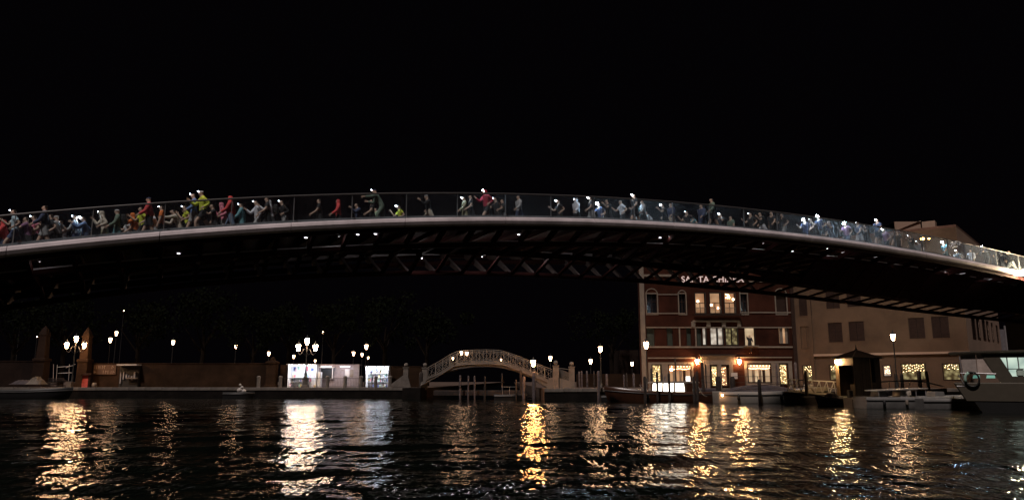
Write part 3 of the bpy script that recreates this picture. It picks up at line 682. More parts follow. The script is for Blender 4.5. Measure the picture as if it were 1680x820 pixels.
# lamps far off in the dark park: (px, py of lantern, distance, what is near it)
for px, py, Y, lab, s in (
 (181, 558, 88, 'lower lantern of the close pair above the walled kiosk', 1.1), (191, 547, 96, 'higher lantern of the close pair above the walled kiosk', 1.1),
 (284, 562, 92, 'lone far lantern above the long blank garden wall', 1.1), (387, 568, 100, 'far lantern left of the leafy gate pillar', 1.1),
 (441, 580, 95, 'far lantern shining through leaves over the gate pillar', 1.0), (482, 585, 104, 'small far lantern just left of the ornate lamp over the stall', .9),
 (580, 580, 98, 'dim far lantern left of the trio above the closed kiosk', 1.0), (594, 582, 108, 'smallest far lantern under the high one left of the bright stall', .9),
 (601, 569, 90, 'highest far lantern left of the bright right stall', 1.15), (604, 587, 125, 'tiny far lantern on the roof line of the bright right stall', .8),
 (517, 592, 120, 'tiny far lantern over the right end of the white stall', .8), (203, 510, 120, 'tiny stand-in lantern for a glint high up in the dark trees', .45), (33, 532, 110, 'tiny stand-in lantern for a glint high on the far left among trees', .4), (61, 552, 110, 'tiny greenish light by the left obelisk', .4),  # glints among the trees get added lanterns as stand-ins
 (530, 545, 100, 'small lantern added for the lit leaves above the closed kiosk', .5),
 (903, 588, 84, 'far lantern over the right ball post of the small bridge', 1.0), (969, 593, 82, 'small lantern between the small bridge and the tall quay lamp', 1.0),
 (1037, 597, 86, 'small lantern just left of the red hotel', .9)):
    lamp_single(px, py, Y, lab, 'f', s)
lamp_single(985, 573, 66, 'tall slim lantern between the small bridge and the red hotel', 'n', .95, QZ, None)
lamp_single(1060, 566, 63.5, 'bright lantern at the left corner of the red hotel', 'n', 1.15, QZ, None)
lamp_single(1465, 553, 57.5, 'tall lantern beside the dark pavilion in front of the beige building', 'n', 1.0, .9, None)
# ------------------------------------------------------------------ left bank walls, pillars, stalls
def wallrun(name, label, px0, px1, pyt, pyb, Y, m, th=.35, cap=True, cat='wall'):
    a, b = P(px0, pyt, Y), P(px1, pyt, Y); z0 = QZ
    r = thing(name, label, cat, ((a.x + b.x) / 2, Y, z0))
    mm = MB(); mm.box(a.x, b.x, Y, Y + th, z0 - .1, a.z); mm.build('wall_body', m, r)
    if cap:
        n = max(1, int((b.x - a.x) / 1.6)); w = (b.x - a.x) / n
        for k in range(n):
            mm = MB(); mm.box(a.x + k * w + .01, a.x + (k + 1) * w - .01, Y - .05, Y + th + .05, a.z + .002, a.z + .10 + random.uniform(-.012, .012)); mm.build('coping_stone', m, r, bevel=.015)
    return r
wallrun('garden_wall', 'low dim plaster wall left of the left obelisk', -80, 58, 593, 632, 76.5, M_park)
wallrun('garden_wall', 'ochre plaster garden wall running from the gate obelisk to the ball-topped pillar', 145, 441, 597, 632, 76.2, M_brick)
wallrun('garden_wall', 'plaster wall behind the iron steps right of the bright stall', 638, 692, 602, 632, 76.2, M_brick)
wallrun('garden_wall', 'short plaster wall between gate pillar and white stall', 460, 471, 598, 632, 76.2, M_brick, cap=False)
def pillar(px, pyt, Y, w, m, label, style, cat='pillar'):
    c = P(px, 620, Y); zt_ = P(px, pyt, Y).z; r = thing('gate_pillar', label, cat, (c.x, Y, QZ)); H = zt_ - QZ
    p = MB(); p.box(c.x - w * .6, c.x + w * .6, Y - w * .6, Y + w * .6, QZ - .1, QZ + H * .08); p.build('plinth', m, r, bevel=.03)
    if style == 'obelisk':
        b = MB(); b.lathe([(w * .68, H * .08), (w * .64, H * .42)], 4, (c.x, Y, QZ), math.pi / 4); b.build('shaft', m, r)
        b = MB(); b.lathe([(w * .76, H * .42 + .003), (w * .76, H * .46), (w * .60, H * .47)], 4, (c.x, Y, QZ), math.pi / 4); b.build('moulding', m, r)
        b = MB(); b.lathe([(w * .52, H * .47 + .003), (w * .44, H * .82), (w * .50, H * .85), (w * .30, H * .93), (.03, H)], 4, (c.x, Y, QZ), math.pi / 4); b.build('obelisk_top', m, r)
    else:
        b = MB(); b.lathe([(w * .66, H * .08), (w * .64, H * .76)], 4, (c.x, Y, QZ), math.pi / 4); b.build('shaft', m, r)
        b = MB(); b.lathe([(w * .66, H * .76 + .003), (w * .80, H * .80), (w * .80, H * .84), (w * .35, H * .90)], 4, (c.x, Y, QZ), math.pi / 4); b.build('cornice', m, r)
        b = MB(); b.ball((c.x, Y, QZ + H * .93), w * .26, 12, 8); b.build('finial', m, r, True)
    return r
pillar(66, 534, 76, 1.15, M_park, 'dark brick obelisk pillar, the left and dimmer of the two', 'obelisk')
pillar(137, 537, 75.2, 1.05, M_brick, 'lamp-lit stone obelisk pillar right beside the three-lantern lamp', 'obelisk')
pillar(446, 586, 75.5, 1.0, M_brick, 'thick stepped gate pillar at the right end of the ochre wall', 'ball')
def rectmesh(px0, py0, px1, py1, Y): # world rect
    a, b = P((px0 + px1) / 2, py0, Y), P((px0 + px1) / 2, py1, Y); x0 = P(px0, (py0 + py1) / 2, Y).x; x1 = P(px1, (py0 + py1) / 2, Y).x
    return x0, x1, b.z, a.z
def box_at(m, px0, py0, px1, py1, Y, d, back=True):
    x0, x1, z0, z1 = rectmesh(px0, py0, px1, py1, Y); m.box(x0, x1, Y, Y + d, z0, z1); return m
# red service hatch in the obelisk base, banner and dark kiosk in the wall
x0, x1, z0, z1 = rectmesh(134, 609, 148, 630, 75.9)
r = thing('doorway', 'small red door under a dark hood beside the lit obelisk', 'door', ((x0 + x1) / 2 + .8, 74, QZ))
yy = 74.4; x0 = P(135, 620, yy).x; x1 = P(145, 620, yy).x
m = MB(); m.box(x0, x1, yy, yy + .1, QZ, QZ + 1.15); m.build('door_leaf', mat('red_painted_door', (.55, .10, .09), .6), r)
m = MB(); m.box(x0 - .12, x1 + .28, yy - .2, yy + .35, QZ + 1.18, QZ + 1.38); m.box(x1 + .02, x1 + .26, yy - .1, yy + .3, QZ, QZ + 1.17); m.build('hood', M_shut, r, bevel=.02)
def poster(px0, py0, px1, py1, Y, label, rows, seed, col=(.62, .45, .36)):
    x0, x1, z0, z1 = rectmesh(px0, py0, px1, py1, Y); r = thing('wall_banner', label, 'banner', ((x0 + x1) / 2, Y, z0))
    m = MB(); m.box(x0, x1, Y, Y + .03, z0, z1); m.build('sheet', mat('faded_banner_sheet', (.09, .05, .03), .8, scale=2), r)
    rr = random.Random(seed); m = MB()
    for k in range(rows):
        zc = z1 - (k + .5) * (z1 - z0) / rows; h = (z1 - z0) / rows * .36; x = x0 + .1
        while x < x1 - .2:
            w = rr.uniform(.08, .22)
            if rr.random() < .78:
                m.box(x, x + .045, Y - .012, Y - .002, zc - h, zc + h * rr.uniform(.6, 1))
                if rr.random() < .6: m.bar((x + .045, Y - .007, zc + h * rr.uniform(-.9, .9)), (x + w, Y - .007, zc + h * rr.uniform(-.9, .9)), .01, .05)
            x += w + .05
    m.build('faded_lettering', mat('pale_faded_paint', (.26, .19, .15), .8, scale=6), r); return r
poster(153, 598, 190, 614, 76.1, 'faded banner with worn pale lettering on the ochre wall', 2, 3)
x0, x1, z0, z1 = rectmesh(194, 598, 225, 630, 75.6)
r = thing('kiosk', 'dark open kiosk under a white awning strip in the ochre wall', 'kiosk', ((x0 + x1) / 2, 75.8, QZ))
m = MB(); m.box(x0, x1, 75.85, 76.19, QZ, z1 - .1); m.build('dark_interior', M_dark, r)
m = MB(); m.box(x0 - .06, x1 + .1, 75.2, 76.15, z1 - .09, z1 + .04); m.build('awning', M_white, r, bevel=.02)
m = MB(); m.box(x0 + .9, x1, 75.5, 75.84, QZ + .85, QZ + .95); m.build('counter', M_plaster, r)
for k in range(6):
    xx = x0 + .15 + k * .27; m = MB(); m.box(xx, xx + random.uniform(.06, .15), 75.7, 75.84, QZ + random.uniform(.2, 1.0), QZ + random.uniform(1.1, 1.75)); m.build('hanging_goods', mat('grey_goods', (.3, .3, .33), .6), r)
m = MB(); m.lathe([(.2, 0), (.24, .2), (.2, .42), (.1, .46)], 9, (P(155, 628, 74.6).x, 74.6, QZ)); tag(m.build('sack', M_plaster, None, True, origin=(P(155, 628, 74.6).x, 74.6, QZ)), 'pale tied sack on the paving below the faded banner', 'sack')
m = MB(); c = P(115, 628, 72.4); m.lathe([(.30, 0), (.36, .5), (.38, .52), (.38, .56), (.3, .56)], 4, (c.x, 72.4, QZ), math.pi / 4); tag(m.build('planter', M_plaster, None, origin=(c.x, 72.4, QZ)), 'square pale planter between timber heap and lit obelisk', 'planter')
# timber heap, tarpaulin, scaffold poles at far left
r = thing('timber_stack', 'untidy stack of planks and pallets left of the square planter', 'timber stack', (P(90, 628, 72.6).x, 72.6, QZ))
for k in range(34):
    zz = QZ + .05 + (k // 5) * .13 + random.uniform(0, .03); cx = P(90 + random.uniform(-8, 10), 628, 72.6).x; w = random.uniform(.5, 1.1) * (1.1 - (k // 5) * .09)
    m = MB(); a = random.uniform(-.12, .12); m.bar((cx - w, 72.4 + (k % 5) * .14, zz - a * .3), (cx + w, 72.4 + (k % 5) * .14 + a, zz + a * .3), .12, random.uniform(.03, .08)); m.build('plank', M_pave if k % 2 else M_wood, r)
r = thing('scaffold', 'thin leaning poles and rail standing over the timber stack', 'scaffold', (P(100, 630, 73).x, 73, QZ))
for a, b in (((87, 628), (88, 597)), ((92, 626), (94, 598)), ((94, 602), (120, 600)), ((112, 630), (114, 597)), ((108, 603), (124, 597)), ((95, 612), (118, 611))):
    m = MB(); m.tube([P(a[0], a[1], 73), P(b[0], b[1], 73.1)], .03, 6); m.build('pole', M_grey, r)
def cloth_heap(px0, px1, pyt, pyb, Y, m_, label, seed, name='tarpaulin_heap'):
    x0, x1, z0, z1 = rectmesh(px0, pyt, px1, pyb, Y); rr = random.Random(seed); m = MB(); nx, ny = 18, 8; vs = []
    for j in range(ny):
        for i in range(nx):
            u, v = i / (nx - 1), j / (ny - 1); e = (1 - abs(2 * u - 1) ** 3) * (1 - abs(2 * v - 1) ** 2.5)
            vs.append((x0 + (x1 - x0) * u, Y + (v - .5) * 1.4, z0 + (z1 - z0) * max(0, e) * (.6 + .4 * rr.random())))
    m.add(vs, [(j * nx + i, j * nx + i + 1, j * nx + nx + i + 1, j * nx + nx + i) for j in range(ny - 1) for i in range(nx - 1)])
    c = ((x0 + x1) / 2, Y, z0); return tag(m.build(name, m_, None, origin=c), label, 'tarpaulin')
# stalls
M_inner = mat('white_stall_panel', (.80, .80, .80), .6, var=.05)
def stall(px0, px1, pyt, Y, D, label, seed, energy, full):
    x0, x1, z0, z1 = rectmesh(px0, pyt, px1, 635, Y); z0 = QZ; r = thing('market_stall', label, 'stall', ((x0 + x1) / 2, Y, z0))
    m = MB(); m.box(x0, x1, Y + D, Y + D + .05, z0, z1); m.build('back_panel', M_inner, r)
    for x in (x0, x1 - .05): m = MB(); m.box(x, x + .05, Y, Y + D - .003, z0, z1); m.build('side_panel', M_inner, r)
    m = MB(); m.box(x0 - .1, x1 + .1, Y - .35, Y + D + .1, z1 + .003, z1 + .09); m.build('roof', M_grey, r)
    for k in range(3):
        xx = x0 + (x1 - x0) * (k + .5) / 3; m = MB(); m.tube([(xx - .35, Y - .1, z1 - .07), (xx + .35, Y - .1, z1 - .07)], .025, 6); m.build('tube_lamp', E_cool, r)
        l = bpy.data.lights.new('stall_light', 'AREA'); l.energy = energy / 3; l.size = .6; l.size_y = .15; l.shape = 'RECTANGLE'; l.color = (.84, .89, 1)
        lo = bpy.data.objects.new('stall_light', l); COL.objects.link(lo); lo.parent = r; lo.location = (xx - (x0 + x1) / 2, -.05, z1 - .12 - z0); lo.rotation_euler = (R(25), 0, 0)
    rr = random.Random(seed); cols = [(.7, .2, .25), (.15, .2, .5), (.75, .7, .65), (.1, .1, .12), (.6, .45, .2), (.3, .5, .4), (.8, .55, .6), (.35, .35, .4)]
    W = x1 - x0
    for zk in (.55, .95, 1.35):
        if zk < 1.3 or full: m = MB(); m.box(x0 + .06, x0 + W * (1 if full else .7) - .06, Y + D * .55, Y + D - .004, z0 + zk, z0 + zk + .03); m.build('shelf', M_inner, r)
    for k in range(70 if full else 44):
        lvl = rr.choice([0, .58, .98, 1.38] if full else [0, .1, .58, .98]); xx = x0 + .12 + rr.random() * (W - .3); c = cols[rr.randrange(8)]
        w, h = rr.uniform(.05, .16), rr.uniform(.1, .32); yb = Y + rr.uniform(.1, D * .5) if lvl < .5 else Y + D * .62
        m = MB(); m.box(xx, xx + w, yb, yb + .12, z0 + lvl + .002, z0 + lvl + h); m.build('souvenir', mat('goods_%d' % cols.index(c), c, .6, var=.1), r)
    for k in range(14 if full else 6):
        xx = x0 + .1 + rr.random() * W * .9; c = cols[rr.randrange(8)]; w, h = rr.uniform(.12, .3), rr.uniform(.25, .5); zz = z1 - rr.uniform(.15, .5)
        m = MB(); m.box(xx, min(x1 - .06, xx + w), Y + D - .06, Y + D - .01, zz - h, zz); m.build('hanging_bag', mat('goods_%d' % cols.index(c), c, .6, var=.1), r)
    return r
stall(472, 519, 598, 74.2, 1.3, 'brightly lit white souvenir stall behind the three-lantern lamp', 3, 62, False)
stall(600, 637, 601, 74.2, 1.2, 'dazzling lit stall crowded with goods beside the iron steps', 8, 120, True)
x0, x1, z0, z1 = rectmesh(520, 598, 589, 635, 75); r = thing('kiosk', 'closed plain kiosk with a dark serving hatch between the two bright stalls', 'kiosk', ((x0 + x1) / 2, 75, QZ))
m = MB(); hx0, hx1 = P(526, 610, 75).x, P(545, 610, 75).x; hz0, hz1 = P(530, 620, 75).z, P(530, 603, 75).z
m.box(x0, hx0, 75, 75.1, QZ, z1); m.box(hx1, x1, 75, 75.1, QZ, z1); m.box(hx0, hx1, 75, 75.1, QZ, hz0); m.box(hx0, hx1, 75, 75.1, hz1, z1); m.box(x0, x1, 75.1, 76.4, z1 - .06, z1 + .05); m.build('wall', M_plaster if 0 else mat('taupe_kiosk_panel', (.28, .24, .25), .7), r)
m = MB(); m.box(hx0, hx1, 75.4, 75.5, hz0, hz1); m.build('dark_hatch', M_dark, r)
m = MB(); m.box(hx0 - .1, hx1 + .25, 74.6, 74.99, hz1, hz1 + .08); m.box(hx0 - .05, hx1 + .1, 74.8, 74.99, hz0 - .06, hz0); m.box(hx1 + .02, hx1 + .12, 74.85, 74.99, hz0, hz1); m.build('hatch_frame', M_white, r)
for a, b, c, d in ((566, 605, 573, 618), (574, 606, 580, 618), (560, 606, 564, 608)):
    bx = rectmesh(a, b, c, d, 74.97); m = MB(); m.box(bx[0], bx[1], 74.97, 74.995, bx[2], bx[3]); m.build('poster', M_white if a == 566 else M_plaster, r)
bx = rectmesh(521, 610, 526, 632, 74.2); m = MB(); m.box(bx[0], bx[1], 74.2, 74.8, QZ, bx[3]); tag(m.build('refrigerator', M_inner, None, bevel=.02, origin=(bx[0], 74.2, QZ)), 'narrow white fridge standing right of the white stall', 'refrigerator')
for px_, e_ in ((535, 16), (566, 14)):
    cc = P(px_, 601, 74.3); m = MB(); m.tube([(cc.x - .5, 74.3, cc.z), (cc.x + .5, 74.3, cc.z)], .02, 6); m.build('tube_lamp', emat('hatch_tube', (.78, .78, 1), 6), r)
    l = bpy.data.lights.new('hatch_light', 'AREA'); l.energy = e_; l.size = 1.0; l.size_y = .1; l.shape = 'RECTANGLE'; l.color = (.84, .86, 1); lo = bpy.data.objects.new('hatch_light', l); COL.objects.link(lo); lo.parent = r; lo.location = wmat(r).inverted() @ (cc + Vector((0, -.1, -.04))); lo.rotation_euler = (R(35), 0, 0)
# quay railing with stone posts
r = thing('quay_railing', 'iron quay railing with round-topped stone posts in front of the stalls', 'railing', (P(540, 636, 71.8).x, 71.8, QZ))
posts = [424, 460, 498, 537, 566, 592, 616, 640]; xs = [P(p, 630, 71.8).x for p in posts]; zr = QZ + .98
for k, x in enumerate(xs):
    if k == 2: continue
    m = MB(); m.lathe([(.17, 0), (.17, .9), (.2, .95), (.2, 1.02), (.1, 1.12)], 8, (x, 71.8, QZ)); m.build('stone_post', M_stone, r)
m = MB(); bal = MB()
for k in range(1, len(xs) - 1):
    for z in (zr - .1, QZ + .1): m.bar((xs[k] + .15, 71.8, z), (xs[k + 1] - .15, 71.8, z), .035)
    n = int((xs[k + 1] - xs[k] - .3) / .15)
    for i in range(n): q = xs[k] + .2 + i * .15; bal.bar((q, 71.8, QZ + .1), (q, 71.8, zr - .1), .018)
m.build('rail', M_dark, r); bo = bal.build('balusters', M_dark, r); bo['kind'] = 'stuff'
# steps up to the small bridge
for px, pyt, Y, lab in ((666, 595, 73.0, 'white post with ball beside the iron steps, left of the small bridge'), (697, 595, 70.2, 'ball-topped post at the left foot of the small bridge'), (912, 591, 66.2, 'lamp-lit ball-topped post, left one at the right foot of the small bridge'), (938, 593, 67.2, 'lamp-lit ball-topped post, outermost at the right foot of the small bridge')):
    c = P(px, 620, Y); zt_ = P(px, pyt, Y).z; w = .24; r = thing('ball_post', lab, 'post', (c.x, Y, QZ), 0, 'ball-topped posts of the small bridge')
    m = MB(); m.box(c.x - w, c.x + w, Y - w, Y + w, QZ - .2, zt_ - .52); m.build('shaft', M_stone, r, bevel=.02)
    m = MB(); m.box(c.x - w - .05, c.x + w + .05, Y - w - .05, Y + w + .05, zt_ - .517, zt_ - .42); m.build('cap_stone', M_stone, r, bevel=.015)
    m = MB(); m.ball((c.x, Y, zt_ - .20), .20, 14, 9); m.build('ball', M_stone, r, True)
r = thing('stair', 'stone steps with sloping parapet left of the small bridge', 'steps', (P(655, 632, 72.4).x, 72.4, QZ))
for k in range(7):
    a = P(640 + k * 4.2, 634, 72.2).x; b = P(668, 634, 72.2).x; m = MB(); m.box(a, b, 71.9, 73.3, QZ + k * .15 + (.002 if k else 0), QZ + (k + 1) * .15); m.build('step', M_stone, r)
m = MB(); m.prism([P(640, 634, 71.7), P(668, 634, 71.7), P(666, 612, 71.7), P(641, 630, 71.7)], (0, .15, 0), (0, 0, 0)); m.build('parapet', M_stone, r)
m = MB(); a, b = P(668, 618, 71.5), P(676, 640, 71.5); m.prism([P(664, 636, 71.3), P(675, 640, 71.3), P(669, 616, 71.3), P(664, 614, 71.3)], (0, .3, 0), (0, 0, 0)); m.build('buttress', M_stone, r)
# ------------------------------------------------------------------ small arched bridge over the side canal
YB, DB = 66.5, 3.6
sb = thing('small_bridge', 'small pale arched bridge with criss-cross iron railings over the side canal', 'bridge', (P(800, 640, YB).x, YB, 0))
def curve_px(pts, Y):
    q = [P(x, y, Y) for x, y in pts]; xs = [p.x for p in q]; zs = [p.z for p in q]
    return lambda x: float(np.interp(x, xs, zs))
up_px = [(690, 627), (720, 611), (745, 595), (765, 592.5), (800, 591.5), (825, 593), (850, 602), (880, 614), (905, 624), (945, 632)]
lo_px = [(690, 636), (701, 622), (725, 612), (750, 605), (780, 601.5), (805, 601), (825, 603), (850, 610), (875, 621), (900, 637)]
zu, zl = curve_px(up_px, YB), curve_px(lo_px, YB)
xa, xb = P(690, 630, YB).x, P(899, 630, YB).x
X_ = [xa + (xb - xa) * i / 40 for i in range(41)]
m = MB()
poly = [(x, YB, max(zu(x), zl(x) + .15)) for x in X_] + [(x, YB, zl(x)) for x in reversed(X_)]
for i in range(40):
    a, b = X_[i], X_[i + 1]; v = [(x, y, z) for y in (YB, YB + DB) for x, z in ((a, zl(a)), (b, zl(b)), (b, max(zu(b), zl(b) + .15)), (a, max(zu(a), zl(a) + .15)))]
    m.add(v, [(0, 1, 2, 3), (7, 6, 5, 4), (0, 4, 5, 1), (3, 2, 6, 7)])
M_sb = mat('small_bridge_plaster', (.155, .142, .128), .8, var=.2, scale=1.2, bump=.2); m.build('arch', M_sb, sb)
# moulding line along the fascia and handrails
for Y, nm in ((YB - .06, 'moulding'),):
    m = MB(); m.tube([(x, Y, zu(x) - .28) for x in X_], .05, 6); m.build(nm, M_stone, sb)
# right abutment: sloping parapet wall between the posts, and solid landing blocks
m = MB(); pr = [P(896, 640, YB - .3), P(943, 640, YB - .3), P(943, 627, YB - .3), P(912, 618, YB - .3), P(900, 622, YB - .3)]
m.prism(pr, (0, 3.6, 0), (0, 0, 0)); m.build('landing', M_sb, sb)
m = MB(); m.box(P(660, 640, YB).x, xa, YB, YB + 5, -1.5, QZ + .03); m.build('landing', M_quay, sb)
RH = .98
def railrun(Y, x0, x1, nm='railing'):
    L = x1 - x0; n = max(1, int(L / .62)); w = L / n
    for i in range(n):
        a, b = x0 + i * w, x0 + (i + 1) * w; za, zb_ = zu(a), zu(b); m = MB()
        m.bar((a, Y, za), (a, Y, za + RH), .045); m.bar((b, Y, zb_), (b, Y, zb_ + RH), .03)
        for h in (RH, RH - .16, .12): m.bar((a, Y, za + h), (b, Y, zb_ + h), .035 if h < RH else .05)
        m.bar((a, Y, za + .12), (b, Y, zb_ + RH - .16), .022); m.bar((a, Y, za + RH - .16), (b, Y, zb_ + .12), .022)
        mm, mz = (a + b) / 2, (za + zb_) / 2; m.bar((mm, Y, mz + .12), (mm, Y, mz + RH - .16), .018); m.build('railing_panel', M_white if 0 else mat('pale_iron_rail', (.22, .20, .18), .5), sb)
railrun(YB + .1, P(702, 610, YB).x, P(906, 600, YB).x); railrun(YB + DB - .1, P(715, 610, YB + DB).x, P(893, 600, YB + DB).x)
zu2 = zu; 
m = MB(); 
for i in range(14):
    x = P(917 + i * 1.4, 615, YB + .3).x; m.bar((x, YB + .3, P(917, 624 - 0, YB).z - i * .03), (x, YB + .3, P(917, 604, YB).z - i * .03), .03)
m.bar(P(915, 603, YB + .3), P(936, 606, YB + .3), .05); m.bar(P(915, 622, YB + .3), P(936, 626, YB + .3), .05); m.build('railing_panel', mat('pale_iron_rail', (.22, .20, .18), .5), sb)
# lanterns on and under the bridge
for px, py, Y, lab, s in ((757, 579, YB - .35, 'left lantern of the pair fixed on the small bridge crown', .62), (766, 580, YB - .35, 'right lantern of the pair fixed on the small bridge crown', .62), (743, 588, YB - .3, 'little lantern low on the left slope of the small bridge', .42), (822, 590, YB - .3, 'little lantern on the right slope of the small bridge', .34)):
    c = P(px, py, Y); r = thing('wall_lantern', lab, 'lantern', (c.x, Y, c.z - .22 * s)); lantern(r, (0, 0, 0), 'f', s)
    m = MB(); m.bar((c.x, Y, c.z - .25 * s), (c.x, YB + .1, c.z - .3 * s), .03); m.build('bracket', M_dark, r)
# ------------------------------------------------------------------ mooring piles, each its own
prng = random.Random(5)
def pile(px, pyt, pyb, Y, w, label, m=None, lean=0.0, cap=False, group='timber mooring piles'):
    t = P(px, pyt, Y); b = P(px, pyb, Y); base = -.8
    r_ = w / 2 / F * Y * 1.02; H = t.z - base
    mm = MB(); ax = P(px, pyt, Y).x - P(px, pyb, Y).x * 1.0
    mm.lathe([(r_ * .95, 0), (r_, H * .4), (r_ * .97, H * .8), (r_ * 1.0, H - .14), (r_ * .62, H)], 9)
    mm.v = [(x + prng.uniform(-.07, .07) * r_, y + prng.uniform(-.07, .07) * r_, z) for x, y, z in mm.v]
    o = mm.build('mooring_pile', m or M_wood, None, True, local=True); o.location = (b.x, Y, base); o.rotation_euler = (0, lean, 0)
    tag(o, label, 'mooring pile', group)
    if cap: q = MB(); q.lathe([(r_ * 1.08, H * .62), (r_ * 1.08, H * .66)], 9); q.build('iron_band', M_dark, o, local=True)
    return o
PIL = [(690, 610, 650, 68, 6, 'dark thick pile at the left foot of the small bridge', M_wood), (755, 615, 645, 64.5, 3.4, 'leftmost pile under the small bridge arch', M_woodp), (768, 616, 645, 64.3, 2.8, 'second pile from left under the arch', M_woodp),
 (779, 616, 644, 64.5, 2.8, 'third pile from left under the arch', M_woodp), (795, 617, 650, 63, 3.2, 'fourth pile under the arch, reaching lowest', M_wood), (824, 612, 648, 64, 3, 'thin leaning pile under the right half of the arch', M_wood),
 (847, 622, 648, 63.5, 3, 'short pile left of the wrapped pile', M_wood), (859, 617, 648, 63, 5, 'pile wrapped in pale cloth left of the orange lamp', M_woodp), (855, 606, 640, 64.4, 4, 'dark pile touching the arch left of the orange lamp', M_wood),
 (951, 609, 640, 68, 3, 'grey pile just right of the ball posts', M_woodp), (955, 608, 635, 70, 2.4, 'thin pale pile behind the ball posts', M_woodp), (964, 608, 636, 70, 3, 'pale pile below the small lantern', M_woodp), (975, 608, 636, 69.5, 2.6, 'dim pile between two brighter ones', M_wood),
 (982, 608, 650, 59.6, 4.6, 'thick striped pile under the tall slim lantern', M_woodp), (996, 613, 640, 66, 4, 'stubby pale pile right of the thick striped one', M_woodp), (1025, 614, 657, 58.5, 2.6, 'slim shining pile left of the lit taxi boat', M_woodp), (1029, 612, 640, 63, 2.8, 'short pile behind the slim shining one', M_wood),
 (1040, 612, 646, 61, 3.4, 'pile with bright edge at the left corner of the hotel', M_woodp), (1059, 617, 662, 56, 5, 'stout dark pile before the lit taxi, leftmost', M_wood), (1070, 604, 640, 60.6, 4, 'tall dark pile before the gold hotel door', M_wood), (1079, 609, 660, 56.4, 4, 'dark pile against the gold door, second', M_wood),
 (1086, 611, 640, 60.4, 3, 'thin pile right of the gold door', M_wood), (1091, 616, 640, 60.4, 2.6, 'short thin lilac-lit pile by the gold door', M_woodp), (1099, 611, 661, 56, 4, 'dark pile before the taxi windscreen', M_wood), (1110, 587, 640, 60.2, 2.4, 'tall slim pole before the hotel shop window', M_wood),
 (1140, 617, 661, 56, 4.4, 'dark pile right of the taxi, shorter of two', M_wood), (1145, 609, 663, 55.5, 4.4, 'dark pile right of the taxi, taller of two', M_wood), (1155, 594, 646, 58, 5, 'tallest dark pile left of the hotel entrance', M_wood), (1179, 617, 650, 57.6, 8.5, 'fat dark pile cluster in front of the hotel entrance', M_wood),
 (1203, 617, 650, 57.6, 8, 'fat tapering dark pile right of the hotel entrance', M_wood), (1248, 622, 664, 52.5, 6, 'dark pile in front of the long white motorboat', M_wood), (1276, 596, 636, 60.4, 3.4, 'leaning brown pile by the right hotel door', M_woodp), (1308, 594, 652, 56, 4.6, 'tall warm-lit pile at the left end of the white gangway', M_woodp),
 (1325, 609, 664, 52.5, 5.6, 'black pile crossing the bow of the white motorboat', M_wood), (1510, 608, 640, 58, 6, 'dark round-headed pile left of the leaning one', M_wood), (1527, 608, 650, 55.5, 5, 'leaning dark pile over the grey work boat', M_wood), (1472, 612, 645, 58, 5, 'short dark pile beside the tall lantern', M_wood), (1482, 612, 645, 57.5, 5, 'short dark pile right of the tall lantern', M_wood), (1440, 612, 648, 54.5, 5, 'dark pile at the right edge of the pavilion', M_wood)]
for px, a, b, Y, w, lab, mt in PIL:
    pile(px, a, b, Y, w, lab, mt, prng.uniform(-.015, .015) - (.05 if px == 1527 else 0), prng.random() < .4)
o = pile(876, 609, 652, 61.8, 6, 'thick pale pile carrying the glaring orange lamp before the small bridge', M_woodp)
c = P(875, 594, 61.6); r = thing('pile_lamp', 'glaring orange lantern on a pile before the small bridge', 'lantern', (c.x, 61.8, c.z - .75)); LM['p'] = lantern_meshes(emat('orange_pile_lantern_glass', (1.0, .42, .13), 270)); lantern(r, (0, 0, .45), 'p', 1.0)
m = MB(); m.bar((c.x, 61.8, c.z - .75), (c.x, 61.8, c.z - .3), .08); m.build('stem', M_dark, r)
# ------------------------------------------------------------------ red hotel
YH = 68.0
hotel = thing('hotel', 'dark red three-storey canal hotel with lit ground-floor windows and pale string courses', 'hotel', (P(1175, 640, YH).x, YH, QZ))
xl, xr = P(1051, 600, YH).x, P(1306, 600, YH).x; ztop = P(1175, 424, YH).z
HOLES = []
def hw(px0, py0, px1, py1): x0, x1, z0, z1 = rectmesh(px0, py0, px1, py1, YH); HOLES.append((x0, x1, z0, z1)); return x0, x1, z0, z1
def window(px0, py0, px1, py1, pane, mull=True, frame=M_plaster, fw=.09, dep=.22, arch=False, cross=None, bld=None, name='window', Y=None, room=None):
    bld = bld or hotel; x0, x1, z0, z1 = hw(px0, py0, px1, py1)
    f = MB(); y = YH
    for a, b, c, d in ((x0 - fw, x0, z0 - fw, z1 + fw), (x1, x1 + fw, z0 - fw, z1 + fw), (x0, x1, z1, z1 + fw), (x0, x1, z0 - fw, z0)): f.box(a, b, y - .05, y + .05, c, d)
    if arch:
        pts = [(x0 - fw / 2 + (x1 - x0 + fw) * (.5 - .5 * math.cos(t)), y - .03, z1 + (x1 - x0) / 2 * math.sin(t)) for t in [math.pi * i / 10 for i in range(11)]]; f.tube(pts, fw * .5, 6)
    fo = f.build(name, frame, bld)
    p = MB(); p.box(x0, x1, y + dep, y + dep + .02, z0, z1); p.build('pane', pane, fo)
    if mull:
        q = MB(); xm = (x0 + x1) / 2; zm = z0 + (z1 - z0) * (cross or .62)
        q.box(xm - .03, xm + .03, y + dep - .05, y + dep - .005, z0, zm if cross else z1); q.box(x0, x1, y + dep - .055, y + dep - .006, zm - .03, zm + .03)
        for a, b in ((x0, x0 + .05), (x1 - .05, x1)): q.box(a, b, y + dep - .05, y + dep - .005, z0, z1)
        q.build('sash', M_shut, fo)
    return fo, (x0, x1, z0, z1)
